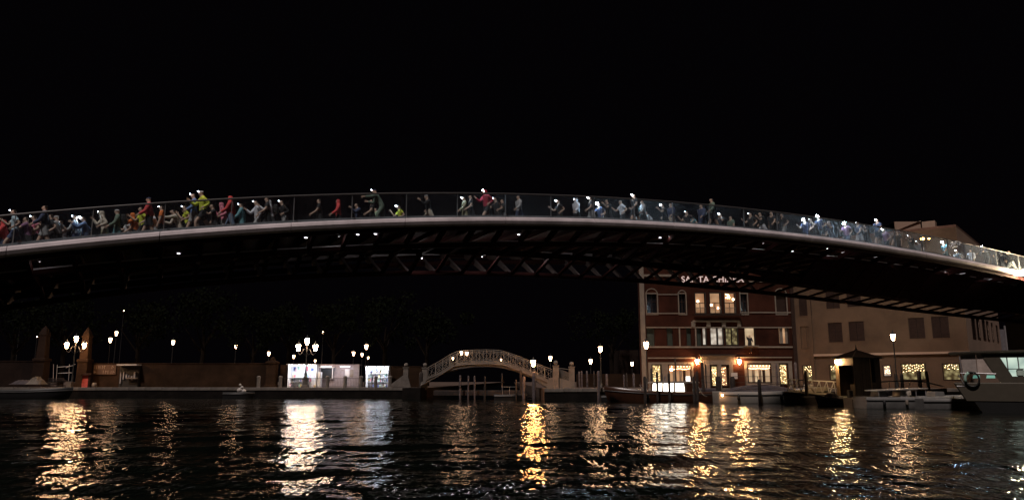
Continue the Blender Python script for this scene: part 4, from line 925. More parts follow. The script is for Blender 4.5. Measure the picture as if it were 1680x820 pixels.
def bulb_string(parent, pts, n, r=.028):
    m = MB()
    for i in range(n):
        t = i / (n - 1) * (len(pts) - 1); k = min(int(t), len(pts) - 2); u = t - k; p = Vector(pts[k]).lerp(Vector(pts[k + 1]), u); m.ball(p, r, 6, 4)
    m.build('string_lights', E_spark, parent)
# second floor
window(1061, 482, 1078, 515, M_glassd, arch=True, frame=M_plaster); window(1114, 482, 1125, 515, M_glassd, arch=True)
window(1215, 482, 1226, 515, M_glassd, arch=True); window(1273, 482, 1290, 515, M_shut, arch=True, mull=False)
for a, b in ((1141, 1157), (1165, 1182), (1189, 1206)):
    fo, q = window(a, 481, b, 513, E_room, cross=.52, frame=M_dark, fw=.06)
    m = MB()
    for i in range(9): x = q[0] + (q[1] - q[0]) * (i + .5) / 9; m.bar((x, YH - .12, q[2]), (x, YH - .12, q[2] + .45), .03)
    m.bar((q[0], YH - .12, q[2] + .46), (q[1], YH - .12, q[2] + .46), .05); m.build('balustrade', M_plaster, fo)
for px, py in ((1145, 494), (1167, 500), (1178, 505), (1203, 491)):
    c = P(px, py, YH + .15); m = MB(); m.ball((c.x, YH + .17, c.z), .10, 10, 6); m.build('room_lamp', emat('room_lamp_glow', (1, .72, .45), 14), hotel)
c = P(1194, 486, YH + .15); m = MB()
for i in range(22): m.ball((c.x + prng.uniform(-.2, .2), YH + .16, c.z + prng.uniform(-.22, .2)), .03, 5, 4)
m.build('chandelier', E_spark, hotel)
# first floor
for a, b, pn in ((1153, 1158, E_room2), (1166, 1176, E_room2), (1178, 1186, E_room2), (1191, 1200, E_goldd), (1201, 1210, E_goldd)):
    window(a, 538, b, 565, pn, frame=M_dark, fw=.05, mull=False)
for a, b in ((1126, 1134), (1143, 1151), (1094, 1104), (1061, 1074)): window(a, 538, b, 567, M_green, frame=M_hotel, mull=False)
window(1222, 538, 1238, 566, E_curt, frame=M_shut, fw=.07, mull=False); fo, q = window(1278, 537, 1293, 563, E_room, frame=M_shut, fw=.07, mull=False)
for a, b in ((1279, 1284), (1288, 1292)):
    x0, x1, z0, z1 = rectmesh(a, 537, b, 563, YH + .12); m = MB(); m.box(x0, x1, YH + .1, YH + .16, z0, z1); m.build('curtain', M_plaster, fo)
# a guest standing in the lit window
po = POSES[6]; c = P(1231, 566, YH - .1)
gst = thing('person', 'dark figure with raised arms standing in the lit yellow hotel window', 'person', (c.x, YH + .03, P(1231, 548, YH).z - po['top'] * .92), R(-90)); gst.scale = (.5, .92, .92)
piece('body', po['body'], M_skin, gst); piece('jacket', po['jacket'], cm('black', 'top'), gst); piece('trousers', po['trousers'], cm('black', 'leg'), gst); piece('hair', po['hair'], M_hair, gst)
m = MB(); x0, x1, z0, z1 = rectmesh(1223, 538, 1237, 566, YH); m.box(x0 - .25, x1 + .25, YH - .45, YH - .02, z0 - .12, z0 - .04); m.build('window_ledge', M_plaster, hotel)
# ground floor windows, doors and frames
for a, b, c_, d, pn in ((1071, 599, 1084, 632, E_gold), (1098, 599, 1133, 626, E_room), (1168, 601, 1177, 632, E_gold), (1183, 601, 1193, 632, E_room), (1228, 598, 1264, 626, E_curt), (1280, 598, 1292, 630, E_gold)):
    fo, q = window(a, b, c_, d, pn, frame=M_shut, fw=.10, mull=False)
    xs_ = [q[0] + (q[1] - q[0]) * i / 6 for i in range(7)]
    if c_ - a > 20:
        bulb_string(fo, [(x, YH + .1, q[3] - .10) for x in xs_], 8, .035)
        bulb_string(fo, [(x, YH + .12, q[3] - .28 - .10 * math.sin(math.pi * i / 3) ** 2) for i, x in enumerate(xs_)], 16)
        for k in (.25, .55, .72): m = MB(); x = q[0] + (q[1] - q[0]) * k; m.box(x - .12, x + .12, YH + .12, YH + .2, q[2], q[3] - .45); m.build('curtain', M_plaster if k < .7 else M_shut, fo)
    else:
        m = MB()
        for i in range(26): m.ball((prng.uniform(q[0] + .05, q[1] - .05), YH + .18, prng.uniform(q[2] + .1, q[3] - .1)), .018, 5, 4)
        m.build('string_lights', E_spark, fo)
c = P(1102, 606, YH); m = MB(); m.ball((c.x, YH + .17, c.z), .13, 10, 6); m.build('room_lamp', emat('room_lamp_glow', (1, .72, .45), 14), hotel)
x0, x1, z0, z1 = rectmesh(1122, 617, 1133, 625, YH); m = MB(); m.box(x0, x1, YH + .13, YH + .18, z0, z1); m.build('lit_screen', emat('white_screen', (1, .98, .95), 1.6), hotel)
# wall with real openings: a grid of cells, skipping those that fall in holes
def holed_wall(x0, x1, z0, z1, holes, y, d, name, m_, parent, pt=None):
    xs_ = sorted(set([x0, x1] + [v for h in holes for v in h[:2] if x0 < v < x1])); zs_ = sorted(set([z0, z1] + [v for h in holes for v in h[2:] if z0 < v < z1]))
    m = MB(); f = pt or (lambda x, yy, z: (x, yy, z))
    inh = lambda x, z: any(h[0] < x < h[1] and h[2] < z < h[3] for h in holes)
    for i in range(len(xs_) - 1):
        for j in range(len(zs_) - 1):
            a, b, c, e = xs_[i], xs_[i + 1], zs_[j], zs_[j + 1]
            if inh((a + b) / 2, (c + e) / 2): continue
            m.add([f(a, y, c), f(b, y, c), f(b, y, e), f(a, y, e)], [(0, 1, 2, 3)])
    for h in holes:
        a, b, c, e = h; m.add([f(a, y, c), f(b, y, c), f(b, y, e), f(a, y, e), f(a, y + d, c), f(b, y + d, c), f(b, y + d, e), f(a, y + d, e)], [(0, 4, 5, 1), (1, 5, 6, 2), (2, 6, 7, 3), (3, 7, 4, 0)])
    return m.build(name, m_, parent)
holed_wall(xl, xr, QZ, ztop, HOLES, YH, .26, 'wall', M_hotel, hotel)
xl2 = xl * 1.21; m = MB(); m.prism([(xl, YH + .01, 0), (xl2, YH + 14, 0), (xl2 + .1, YH + 14, 0), (xl + .1, YH + .01, 0)], (0, 0, ztop - QZ), (0, 0, QZ)); m.box(xr - .02, xr, YH + .01, YH + 14, QZ, ztop); m.box(xl2, xr, YH + 13.98, YH + 14.05, QZ, ztop); m.build('wall', M_hotel, hotel)
m = MB(); m.box(xl, xr, YH + .28, YH + .33, QZ, ztop); m.build('inner_wall', M_shut, hotel)
m = MB(); m.prism([(xl - .4, YH - .4, ztop), (xr + .3, YH - .4, ztop), (xr + .3, YH + 7, ztop + 1.4), (xl * 1.1, YH + 7, ztop + 1.4)], (0, 0, .15), (0, 0, .003)); m.build('roof', M_roof, hotel)
def course(px0, px1, py, h=.10, pr=.08, nm='string_course', mt=M_plaster):
    a, b = P(px0, py, YH), P(px1, py, YH); m = MB(); m.box(a.x, b.x, YH - pr, YH - .003, a.z - h / 2, a.z + h / 2); m.build(nm, mt, hotel)
course(1060, 1124, 514); course(1214, 1300, 512.5); course(1060, 1300, 537, .10, .075); course(1060, 1300, 569, .14, .10); course(1063, 1146, 587); course(1208, 1299, 586); course(1079, 1112, 483, .08); course(1056, 1112, 452, .2, .12); course(1112, 1300, 462, .1)
def vstrip(px, py0, py1, w=.12, nm='pilaster', mt=M_plaster, pr=.06):
    x0 = P(px, (py0 + py1) / 2, YH).x; z0, z1 = P(px, py1, YH).z, P(px, py0, YH).z; m = MB(); m.box(x0 - w / 2, x0 + w / 2, YH - pr, YH - .002, z0, z1); m.build(nm, mt, hotel)
vstrip(1054.5, 430, 640, .42, pr=.11); vstrip(1115, 538, 568); vstrip(1141.5, 538, 568); vstrip(1302, 440, 640, .32, 'drainpipe', M_shut, .13)
for px in (1137, 1162, 1187, 1212): vstrip(px, 527.5, 536, .35, pr=.13)
course(1136, 1213, 527, .16, .2); 
# balcony between first and second floor
a, b = P(1137, 515, YH), P(1213, 515, YH); m = MB(); m.box(a.x, b.x, YH - .6, YH - .14, a.z - .16, a.z - .02); m.build('balcony_slab', M_shut, hotel)
def frame_around(px0, py0, px1, py1, w, inner):  # white stone surround
    x0, x1, z0, z1 = rectmesh(px0, py0, px1, py1, YH); m = MB(); ys = (YH - .07, YH - .004)
    hs = [h for h in HOLES if h[0] > x0 and h[1] < x1 and h[3] < z1 + .1 and h[2] < z1 - .5]
    cuts = [x0] + sum([[h[0] - .1, h[1] + .1] for h in sorted(hs)], []) + [x1]
    for i in range(0, len(cuts), 2): m.box(cuts[i], cuts[i + 1], *ys, QZ + .02, z1 - .18)
    m.box(x0, x1, ys[0] - .02, ys[1], z1 - .179, z1)
    for h in hs:
        if h[2] - .1 > QZ + .3: m.box(h[0] - .1, h[1] + .1, *ys, QZ + .02, h[2] - .12)
    m.build('stone_surround', M_plaster, hotel)
frame_around(1064, 594, 1138, 640, .3, None); frame_around(1222, 592, 1300, 640, .3, None)
x0, x1, z0, z1 = rectmesh(1150, 583, 1206, 640, YH); m = MB(); zc = P(1175, 598, YH).z; m.box(x0, x1, YH - .3, YH - .004, zc, z1); m.build('entrance_panel', M_plaster, hotel)
m = MB(); m.box(x0 - .1, x1 + .1, YH - .55, YH - .004, z1 + .003, z1 + .09); m.build('entrance_canopy', M_dark, hotel)
for px in (1153, 1161, 1180, 1199): x = P(px, 620, YH).x; m = MB(); m.box(x - .16, x + .16, YH - .3, YH - .10, QZ, zc - .003); m.build('entrance_pilaster', M_plaster, hotel)
m = MB(); bx = rectmesh(1198, 611, 1208, 621, YH); m.box(bx[0], bx[1], YH - .36, YH - .305, bx[2], bx[3]); m.build('menu_board', M_white, hotel)
for px in (1144, 1213):
    c = P(px, 593, YH - .35); r = thing('wall_sconce', 'glowing glass wall lantern %s of the hotel entrance' % ('left' if px < 1200 else 'right'), 'wall lantern', (c.x, YH - .35, c.z - .2), 0, 'wall lanterns by the hotel entrance'); lantern(r, (0, 0, 0), 'b', .85)
    m = MB(); m.bar((c.x, YH - .35, c.z + .35), (c.x, YH - .005, c.z + .35), .04); m.build('bracket', M_dark, r)
# lettering high on the facade, seen through the ribs
cu = bpy.data.curves.new('sign', 'FONT'); cu.body = 'SANTA CHIARA'; cu.size = .78; cu.extrude = .04; cu.materials.append(emat('lit_sign_letter', (1, .68, .62), .5)); cu.space_character = 1.05
_t = bpy.data.objects.new('t', cu); COL.objects.link(_t); _me = bpy.data.meshes.new_from_object(_t.evaluated_get(bpy.context.evaluated_depsgraph_get())); bpy.data.objects.remove(_t)
so = bpy.data.objects.new('lettering', _me); COL.objects.link(so); so.parent = hotel; so.rotation_euler = (math.pi / 2, 0, 0); so.location = wmat(hotel).inverted() @ Vector((P(1117, 461, YH).x, YH - .15, P(1117, 463, YH).z))
# ------------------------------------------------------------------ beige building
A0 = Vector((P(1307, 600, 68).x, 68.05)); Ac = P(1590, 577, 60.0); A1 = Vector((Ac.x, 60.0)); A2v = P(1642, 560, 74); A2 = Vector((A2v.x, 74.0))
bb = thing('palazzo', 'plain beige building with shuttered windows behind the pavilion, its corner turned to the canal', 'building', ((A0.x + A1.x) / 2, 66, QZ))
def facade(A, B, ztop_l, ztop_r, wins, wall_m, name, zb=QZ):
    """wins: (px0,py0,px1,py1,material,lit?) on the vertical plane A-B"""
    d = (B - A); L = d.length; u = d / L; nrm = Vector((u.y, -u.x)); holes = []
    def loc(px, py): p = PL(px, py, A, B); return (Vector((p.x, p.y)) - A).dot(u), p.z
    W = lambda x, y, z: (A.x + u.x * x - nrm.x * y, A.y + u.y * x - nrm.y * y, z)
    items = []
    for px0, py0, px1, py1, mt, lit in wins:
        ym = (py0 + py1) / 2; xm = (px0 + px1) / 2; a = loc(px0, ym)[0]; b = loc(px1, ym)[0]; z1_, z0_ = loc(xm, py0)[1], loc(xm, py1)[1]; holes.append((a, b, z0_, z1_)); items.append((a, b, z0_, z1_, mt, lit))
    holed_wall(0, L, zb, ztop_l, holes, 0, .2, name, wall_m, bb, W)
    def bx(m, x0, x1, y0, y1, z0, z1):
        m.add([W(x, y, z) for z in (z0, z1) for x, y in ((x0, y0), (x1, y0), (x1, y1), (x0, y1))], [(3, 2, 1, 0), (4, 5, 6, 7), (0, 1, 5, 4), (1, 2, 6, 5), (2, 3, 7, 6), (3, 0, 4, 7)])
    for a, b, z0_, z1_, mt, lit in items:
        f = MB(); w = .07
        for q in ((a - w, a, z0_ - w, z1_ + w), (b, b + w, z0_ - w, z1_ + w), (a, b, z1_, z1_ + w), (a, b, z0_ - w, z0_)): bx(f, q[0], q[1], -.03, .06, q[2], q[3])
        fo = f.build('window', (wall_m if wall_m is M_beige else M_shut) if not lit else M_shut, bb)
        if lit:
            p = MB(); bx(p, a, b, .16, .18, z0_, z1_); p.build('pane', mt, fo)
            m = MB()
            nb = max(4, int((b - a) / .16)); rows = prng.choice([2, 3, 4])
            for i in range(nb * rows): m.ball(W(a + .05 + (b - a - .1) * ((i % nb) + prng.uniform(.2, .8)) / nb, .12, z1_ - .10 - (i // nb) * prng.uniform(.20, .26) - .06 * math.sin(i * 1.9)), .022, 5, 4)
            m.build('string_lights', E_spark, fo)
        else:
            for k in (0, 1):
                p = MB(); x0 = a + (b - a) * k / 2 + .01; x1 = a + (b - a) * (k + 1) / 2 - .01; bx(p, x0, x1, .05, .09, z0_ + .01, z1_ - .01)
                so_ = p.build('shutter', mt, fo); s_ = MB(); n = 7
                for i in range(n): zz = z0_ + (z1_ - z0_) * (i + .5) / n; bx(s_, x0 + .06, x1 - .06, .025, .049, zz - .05, zz + .05)
                s_.build('slats', mt, fo)['kind'] = 'stuff'
    return W, bx, u, L
ztb = P(1569, 372, 60).z
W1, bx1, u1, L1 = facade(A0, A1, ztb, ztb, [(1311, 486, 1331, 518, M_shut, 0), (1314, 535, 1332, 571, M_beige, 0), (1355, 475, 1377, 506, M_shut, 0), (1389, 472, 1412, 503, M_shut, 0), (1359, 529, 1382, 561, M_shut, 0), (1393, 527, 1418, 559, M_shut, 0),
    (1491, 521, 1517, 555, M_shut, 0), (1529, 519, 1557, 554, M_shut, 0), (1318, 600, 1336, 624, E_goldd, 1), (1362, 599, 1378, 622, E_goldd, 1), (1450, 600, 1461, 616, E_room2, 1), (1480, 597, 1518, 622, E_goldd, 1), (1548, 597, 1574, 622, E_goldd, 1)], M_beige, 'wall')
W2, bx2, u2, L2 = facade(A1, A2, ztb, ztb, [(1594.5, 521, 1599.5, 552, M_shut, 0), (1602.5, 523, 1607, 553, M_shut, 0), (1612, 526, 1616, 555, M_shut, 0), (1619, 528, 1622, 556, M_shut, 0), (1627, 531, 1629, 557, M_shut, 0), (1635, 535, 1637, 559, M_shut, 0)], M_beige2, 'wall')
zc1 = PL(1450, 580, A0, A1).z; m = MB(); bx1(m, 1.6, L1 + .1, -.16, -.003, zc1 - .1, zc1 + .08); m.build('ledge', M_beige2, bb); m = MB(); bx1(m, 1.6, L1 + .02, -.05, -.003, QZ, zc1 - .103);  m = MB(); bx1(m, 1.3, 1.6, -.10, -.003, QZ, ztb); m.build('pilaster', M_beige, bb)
m = MB(); m.prism([(A0.x, A0.y, 0), (A1.x, A1.y, 0), (A2.x, A2.y, 0), (A0.x + 2, 80, 0)], (0, 0, .2), (0, 0, ztb + .003)); m.build('roof', M_roof, bb)
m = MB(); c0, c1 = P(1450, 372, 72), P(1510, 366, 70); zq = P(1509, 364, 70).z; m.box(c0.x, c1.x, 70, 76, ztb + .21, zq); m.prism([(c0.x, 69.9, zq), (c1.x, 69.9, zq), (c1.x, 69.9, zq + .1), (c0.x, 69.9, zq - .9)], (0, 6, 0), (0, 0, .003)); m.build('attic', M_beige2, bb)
for k, (x, z) in enumerate(((L1 * .8, .9),)): m = MB(); bx1(m, x, x + 1.0, 2, 3, ztb + .2, ztb + .2 + z); m.build('chimney', M_beige2, bb)
# low grey building and mast further right
c0 = P(1640, 560, 85); c1 = P(1668, 560, 85); m = MB(); m.box(c0.x, c1.x, 85, 92, QZ, P(1650, 540, 85).z); o = m.build('shed', mat('grey_shed_wall', (.16, .15, .16), .8), None, origin=(c0.x, 85, QZ)); tag(o, 'low grey building just right of the beige building corner', 'building')
m = MB(); c = P(1652, 568, 70); m.tube([(c.x, 70, QZ), (c.x, 70, P(1652, 534, 70).z)], .09, 8); o = m.build('mast', M_grey, None, origin=(c.x, 70, QZ)); tag(o, 'short pale mast right of the beige building', 'mast')
# ------------------------------------------------------------------ quay railing before the hotel, pavilion, gangway
r = thing('hotel_railing', 'thin iron railing along the hotel landing', 'railing', (P(1230, 640, 61.2).x, 61.2, QZ)); za, zb_ = QZ, QZ + 1.0
xs_ = [P(px, 635, 61.2).x for px in (1155, 1166, 1185, 1205, 1224, 1244, 1265, 1285)]
for x in xs_: m = MB(); m.bar((x, 61.2, za), (x, 61.2, zb_), .04); m.build('rail_post', M_dark, r)
for z in (zb_ - .02, za + .5): m = MB(); m.bar((xs_[0], 61.2, z), (xs_[-1], 61.2, z), .035); m.build('rail', M_dark, r)
pv = thing('pavilion', 'dark wooden landing pavilion with pyramid roof, finial and lit doorway on its left side', 'pavilion', (P(1410, 655, 50).x, 51, .5), 0)
YP = 50.0; px_ = lambda p, y=620, Y=YP: P(p, y, Y)
pc = P(1404, 640, YP); pcx = pc.x; a0 = P(1373, 640, 52.2); a3 = P(1447, 640, 51.4); zt_ = P(1404, 586, YP).z; zb2 = .55
C0, C1, C2 = Vector((a0.x, 52.2)), Vector((pcx, YP)), Vector((a3.x, 51.4)); C3 = C0 + (C2 - C1)
M_pav = mat('dark_pavilion_board', (.075, .055, .045), .6, var=.3, scale=4); M_pavl = mat('pale_pavilion_wall', (.50, .34, .22), .7, var=.2)
def vwall(A, B, z0, z1, th, m_, nm, t0=0, t1=1, par=None, out=0):
    d = B - A; n_ = Vector((d.y, -d.x)).normalized(); a = A + d * t0 + n_ * out; b = A + d * t1 + n_ * out; m = MB(); c = (a + b) / 2 - n_ * th / 2
    m.obox((c.x, c.y, (z0 + z1) / 2), (*(b - a), 0), (*(n_ * th), 0), (0, 0, z1 - z0)); return m.build(nm, m_, par or pv)
dz = zt_ - zb2
vwall(C0, C1, zb2, zt_, .08, M_pavl, 'side_wall', 0, .14); vwall(C0, C1, zb2 + dz * .80, zt_ - .003, .08, M_pavl, 'lintel', .141, .96); vwall(C0, C1, zb2, zt_, .09, M_pav, 'corner_post', .961, 1)
vwall(C0 + (C3 - C0) * .6, C1 + (C2 - C1) * .6, zb2, zt_, .06, M_pavl, 'inner_wall'); vwall(C0, C1, zb2, zb2 + .75, .05, M_pav, 'bench_panel', .38, .9, None, -.5)
n = 14
for k in range(n):
    if k in (9, 10): continue
    vwall(C1, C2, zb2, zt_, .06, M_pav, 'board', k / n + .002, (k + 1) / n - .002, None, random.uniform(-.006, .012))
vwall(C1, C2, zb2 + .9, zt_ - .4, .03, M_glassd, 'window_pane', 9 / n, 11 / n); vwall(C1, C2, zb2, zb2 + .88, .06, M_pav, 'board', 9 / n + .002, 11 / n - .002); vwall(C2, C3, zb2, zt_, .06, M_pav, 'back_wall'); vwall(C3, C0, zb2, zt_, .06, M_pav, 'back_wall')
cx = (C0 + C2) / 2; ap = Vector((cx.x, cx.y, P(1409, 573, 51).z)); rf = [Vector((*(cx + (c - cx) * 1.16), zt_ + .02)) for c in (C0, C1, C2, C3)]
for i in range(4):
    m = MB(); a, b = rf[i], rf[(i + 1) % 4]; m.add([a, b, ap, a + Vector((0, 0, -.07)), b + Vector((0, 0, -.07))], [(0, 1, 2), (0, 3, 4, 1)]); m.build('roof_slope', M_dark, pv)
    m = MB(); m.bar(a, ap, .05); m.build('roof_hip', M_grey, pv)
m = MB(); m.lathe([(.10, 0), (.06, .1), (.03, .2), (.005, .45)], 8, ap); m.build('finial', M_dark, pv)
lp = C0 + (C1 - C0) * .22; n_ = Vector(((C1 - C0).y, -(C1 - C0).x)).normalized(); lp = lp + n_ * .16
zl_ = P(1383, 593, 51.5).z; m = MB(); m.ball((lp.x, lp.y, zl_), .11, 10, 7); m.build('lamp', emat('pavilion_lamp', (1, .62, .28), 320), pv)
lq = MB(); lq.bar((lp.x - .0, lp.y, zl_ + .14), (lp.x - n_.x * .15, lp.y - n_.y * .15, zl_ + .14), .04); lq.build('lamp_arm', M_dark, pv)
m = MB(); c0, c1 = P(1338, 660, 49.6), P(1446, 660, 49.6); m.box(c0.x, c1.x, 49.0, 54.5, -.25, .52); m.build('pontoon', M_dark, None, bevel=.08, origin=(c0.x, 50, 0)); tag(bpy.data.objects['pontoon'], 'low black floating pontoon carrying the dark pavilion', 'pontoon')
gw = thing('gangway', 'white truss-railed gangway brightly lit by the pavilion lamp', 'gangway', (P(1335, 645, 53).x, 53, QZ))
for Y, nm in ((52.6, 'truss'), (54.0, 'truss')):
    a0_, a1_ = P(1290, 622, Y), P(1374, 626, Y); b0, b1 = P(1292, 640, Y), P(1372, 648, Y); m = MB(); 
    m.bar(a0_, a1_, .07); m.bar(b0, b1, .09); m.bar(a0_.lerp(b0, .5), a1_.lerp(b1, .5), .05)
    n = 7
    for i in range(n):
        t0, t1 = i / n, (i + 1) / n; m.bar(b0.lerp(b1, t0), a0_.lerp(a1_, (t0 + t1) / 2), .05); m.bar(a0_.lerp(a1_, (t0 + t1) / 2), b0.lerp(b1, t1), .05)
    m.build(nm, M_white, gw)
m = MB(); A, B = P(1288, 641, 52.6), P(1374, 649, 52.6); m.prism([A, B, B + Vector((0, 1.4, 0)), A + Vector((0, 1.4, 0))], (0, 0, .06), (0, 0, -.08)); m.build('walkway', M_white, gw)
# ------------------------------------------------------------------ boats
def hull(L, B, H, bowh, mats, parent, name='hull', rake=.25, flare=.97, n=22, trans=.8, keel=-.35, zshift=0, stripe=None):
    """bow at +X; local coordinates"""
    secs = []
    for i in range(n + 1):
        t = i / n; x = -L / 2 + L * t
        b = B / 2 * (trans + (1 - trans) * min(1, t * 3)) * (1 if t < .5 else max(.0, 1 - ((t - .5) / .5) ** 2.4) ** .8)
        b = max(b, .015); h = H + (bowh - H) * max(0, (t - .35) / .65) ** 1.8; kz = keel + (0 if t < .8 else (t - .8) / .2 * .3)
        xs = x + (rake * L * .25 * ((t - .6) / .4) ** 2 if t > .6 else 0)
        xm = x
        secs.append([(xm, 0, kz), (xm, b * flare * .85, kz + .1), (xm * .5 + xs * .5, b * flare, .05), (xs, b, h * .72), (xs, b * 1.02, h), (xs, b * .90, h + .02), (xs, b * .88, h - .10)])
    m = MB(); k = len(secs[0])
    for sg in (1, -1):
        vs = [(x, sg * y, z + zshift) for s_ in secs for x, y, z in s_]
        fs = [(i * k + j, i * k + j + 1, (i + 1) * k + j + 1, (i + 1) * k + j) for i in range(n) for j in range(k - 1)]
        m.add(vs, fs)
    s0 = secs[0]; m.add([(x, y, z + zshift) for x, y, z in s0[:5]] + [(x, -y, z + zshift) for x, y, z in reversed(s0[:5])], [tuple(range(10))])
    h_ = m.build(name, mats, parent, True, local=True)
    d = MB(); vs = []; 
    for s_ in secs: x, y, z = s_[6]; vs += [(x, y, z + zshift), (x, -y, z + zshift)]
    d.add(vs, [(2 * i, 2 * i + 1, 2 * i + 3, 2 * i + 2) for i in range(n)]); d.build('deck', mats, parent, local=True)
    f = MB(); 
    for sg in (1, -1): f.tube([(s_[3][0], sg * (s_[3][1] + .02), s_[3][2] + zshift) for s_ in secs], .035, 6)
    f.build('rubbing_strake', M_dark, parent, local=True); return secs
M_varn = mat('varnished_mahogany', (.055, .022, .012), .3, var=.3, scale=3); M_hullw = mat('white_hull_gelcoat', (.34, .31, .28), .4, var=.1, scale=1.2); M_hullg = mat('grey_hull_paint', (.19, .185, .18), .5, var=.25, scale=1.5); M_hullk = mat('black_hull', (.015, .015, .016), .5, var=.2); M_cover = mat('dark_boat_cover', (.07, .055, .06), .8, var=.3, scale=3, bump=.5)
def boat(px, Y, rz, label, cat='boat', name='motorboat'): c = P(px, 655, Y); return thing(name, label, cat, (c.x, Y, 0), rz)
# water taxi with glowing cabin
b = boat(1093, 58.0, math.pi, 'low mahogany water taxi with glowing white cabin windows before the hotel', 'water taxi', 'water_taxi')
hull(8.4, 2.1, .72, 1.15, M_varn, b)
y_ = .80
m = MB(); prof = [(-2.2, .72), (1.6, .72), (1.1, 1.38), (-2.1, 1.40)]
m.prism([(x, -y_ + .02, z + .0) for x, z in prof], (0, .03, 0), (0, 0, 0)); m.prism([(x, y_ - .05, z) for x, z in prof], (0, .03, 0), (0, 0, 0)); 
cabin = MB(); cabin.prism([(-2.4, -.85, 1.40), (1.25, -.85, 1.38), (1.1, -.85, 1.50), (-2.3, -.85, 1.52)], (0, 1.7, 0), (0, 0, .002)); cabin.build('cabin_roof', M_hullw, b, local=True)
for sg in (-1, 1):
    q_ = MB(); q_.prism([(-2.2, sg * .77, .70), (-1.28, sg * .77, .70), (-1.28, sg * .77, 1.38), (-2.1, sg * .77, 1.38)], (0, .03, 0), (0, 0, 0)); q_.build('cabin_side', M_varn, b, local=True)
for x0, x1, s in ((-1.25, -.55, 0), (-.38, .32, 0), (.50, .80, .22)):
    for sg in (-1, 1):
        w = MB(); w.prism([(x0, sg * .80, .76), (x1 + s, sg * .80, .76), (x1, sg * .78, 1.36), (x0 + .06, sg * .78, 1.36)], (0, .02, 0), (0, 0, 0)); w.build('cabin_window', E_cabin, b, local=True)
for x in (-2.1, -1.40, -.46, .42, 1.25):
    for sg in (-1, 1): w = MB(); w.bar((x, sg * .82, .70), (x - .06, sg * .80, 1.40), .09); w.build('window_pillar', M_varn, b, local=True)
w = MB(); w.bar((1.5, -.7, .75), (1.9, -.7, 1.25), .03); w.bar((1.5, .7, .75), (1.9, .7, 1.25), .03); w.bar((1.9, -.7, 1.25), (1.9, .7, 1.25), .03); w.build('windscreen', M_grey, b, local=True)
for px_, h in ((1036, 1.0),):
    pass
# second dark taxi between the piles
b = boat(1168, 58.6, 0, 'dark low boat moored by the hotel entrance', 'boat', 'dark_boat'); hull(5.0, 1.8, .55, .8, M_hullk, b); w = MB(); w.box(-1.6, .6, -.5, .5, .5, 1.0); w.build('cover', M_cover, b, local=True, bevel=.12)
# long white motorboat
b = boat(1262, 54.2, 0, 'long off-white motorboat with low cover moored right of the hotel entrance', 'motorboat'); hull(7.6, 2.1, .78, 1.15, M_hullw, b, trans=.85)
w = MB(); nx = 14; vs = []
for i in range(nx):
    t = i / (nx - 1); x = -3.2 + 5.6 * t; h = .86 + .42 * math.sin(math.pi * min(1, t * 1.1)) ** .7
    vs += [(x, -.9, .80), (x, -.5, h * .96), (x, 0, h), (x, .5, h * .96), (x, .9, .80)]
w.add(vs, [(i * 5 + j, i * 5 + j + 1, i * 5 + j + 6, i * 5 + j + 5) for i in range(nx - 1) for j in range(4)]); w.build('cover', M_cover, b, local=True)
w = MB(); w.tube([(-2.9, -.8, .85), (-1.5, -.85, 1.15), (.2, -.88, 1.35), (1.6, -.8, 1.28)], .03, 6); w.build('grab_rail', M_varn, b, local=True)
w = MB(); w.box(2.6, 3.1, -.3, .3, 1.0, 1.3); w.build('outboard_cowl', M_white, b, local=True, bevel=.06)
c = P(1185, 648, 53.0); w = MB(); w.ball((c.x, 53.0, c.z), .07, 8, 6); w.build('stern_light', emat('orange_stern_light', (1, .5, .2), 60), b)
# grey work boats on the right
b = boat(1497, 43.6, 0, 'wide grey work boat with pale deck panels right of the pavilion', 'work boat', 'work_boat'); b.scale = (.78,) * 3; hull(7.8, 2.4, .80, .95, M_hullg, b, trans=.9)
w = MB(); w.box(-3.3, 2.6, -1.0, 1.0, .62, .80); w.build('deck_platform', M_hullg, b, local=True, bevel=.03)
for x0, x1, z1, mt, nm in ((-2.9, -2.2, 1.25, M_hullg, 'console'), (-1.3, -.75, 1.3, M_hullw, 'ladder_panel'), (1.2, 2.0, 1.2, M_hullg, 'locker')): w = MB(); w.prism([(x0, -.8, .8), (x1, -.8, .8), (x1 - .1, -.8, z1), (x0 + .1, -.8, z1)], (0, 1.2, 0), (0, 0, .003)); w.build(nm, mt, b, local=True)
for k in range(4): w = MB(); w.box(-1.12, -.9, -.82, -.804, .88 + k * .1, .92 + k * .1); w.build('step', M_dark, b, local=True)
w = MB(); w.prism([(-3.1, -1.05, 1.24), (.6, -1.05, 1.40), (.7, -1.05, 1.46), (-3.0, -1.05, 1.31)], (0, 1.9, 0), (0, 0, .0)); w.build('canopy', M_hullw, b, local=True)
for x in (-2.9, -.2, .5): w = MB(); w.bar((x, -.95, .8), (x, -.95, 1.30), .05); w.build('stanchion', M_grey, b, local=True)
b = boat(1562, 42.6, 0, 'flat grey pontoon boat with pale square bow by the vaporetto', 'work boat', 'work_boat'); b.scale = (.9,) * 3; hull(4.6, 2.0, .62, .70, M_hullg, b, trans=.95); w = MB(); w.prism([(1.1, -1.04, .05), (2.3, -1.0, .02), (1.7, -1.04, .66), (1.1, -1.04, .66)], (0, .04, 0), (0, 0, 0)); w.build('bow_panel', M_plaster, b, local=True)
b = boat(1388, 47.8, math.pi, 'low black boat lying in front of the pavilion pontoon', 'boat', 'black_boat'); hull(3.4, 1.5, .42, .62, M_hullk, b); w = MB(); w.ball((.9, 0, .5), .45, 10, 6, .7); w.build('cover', M_cover, b, local=True)
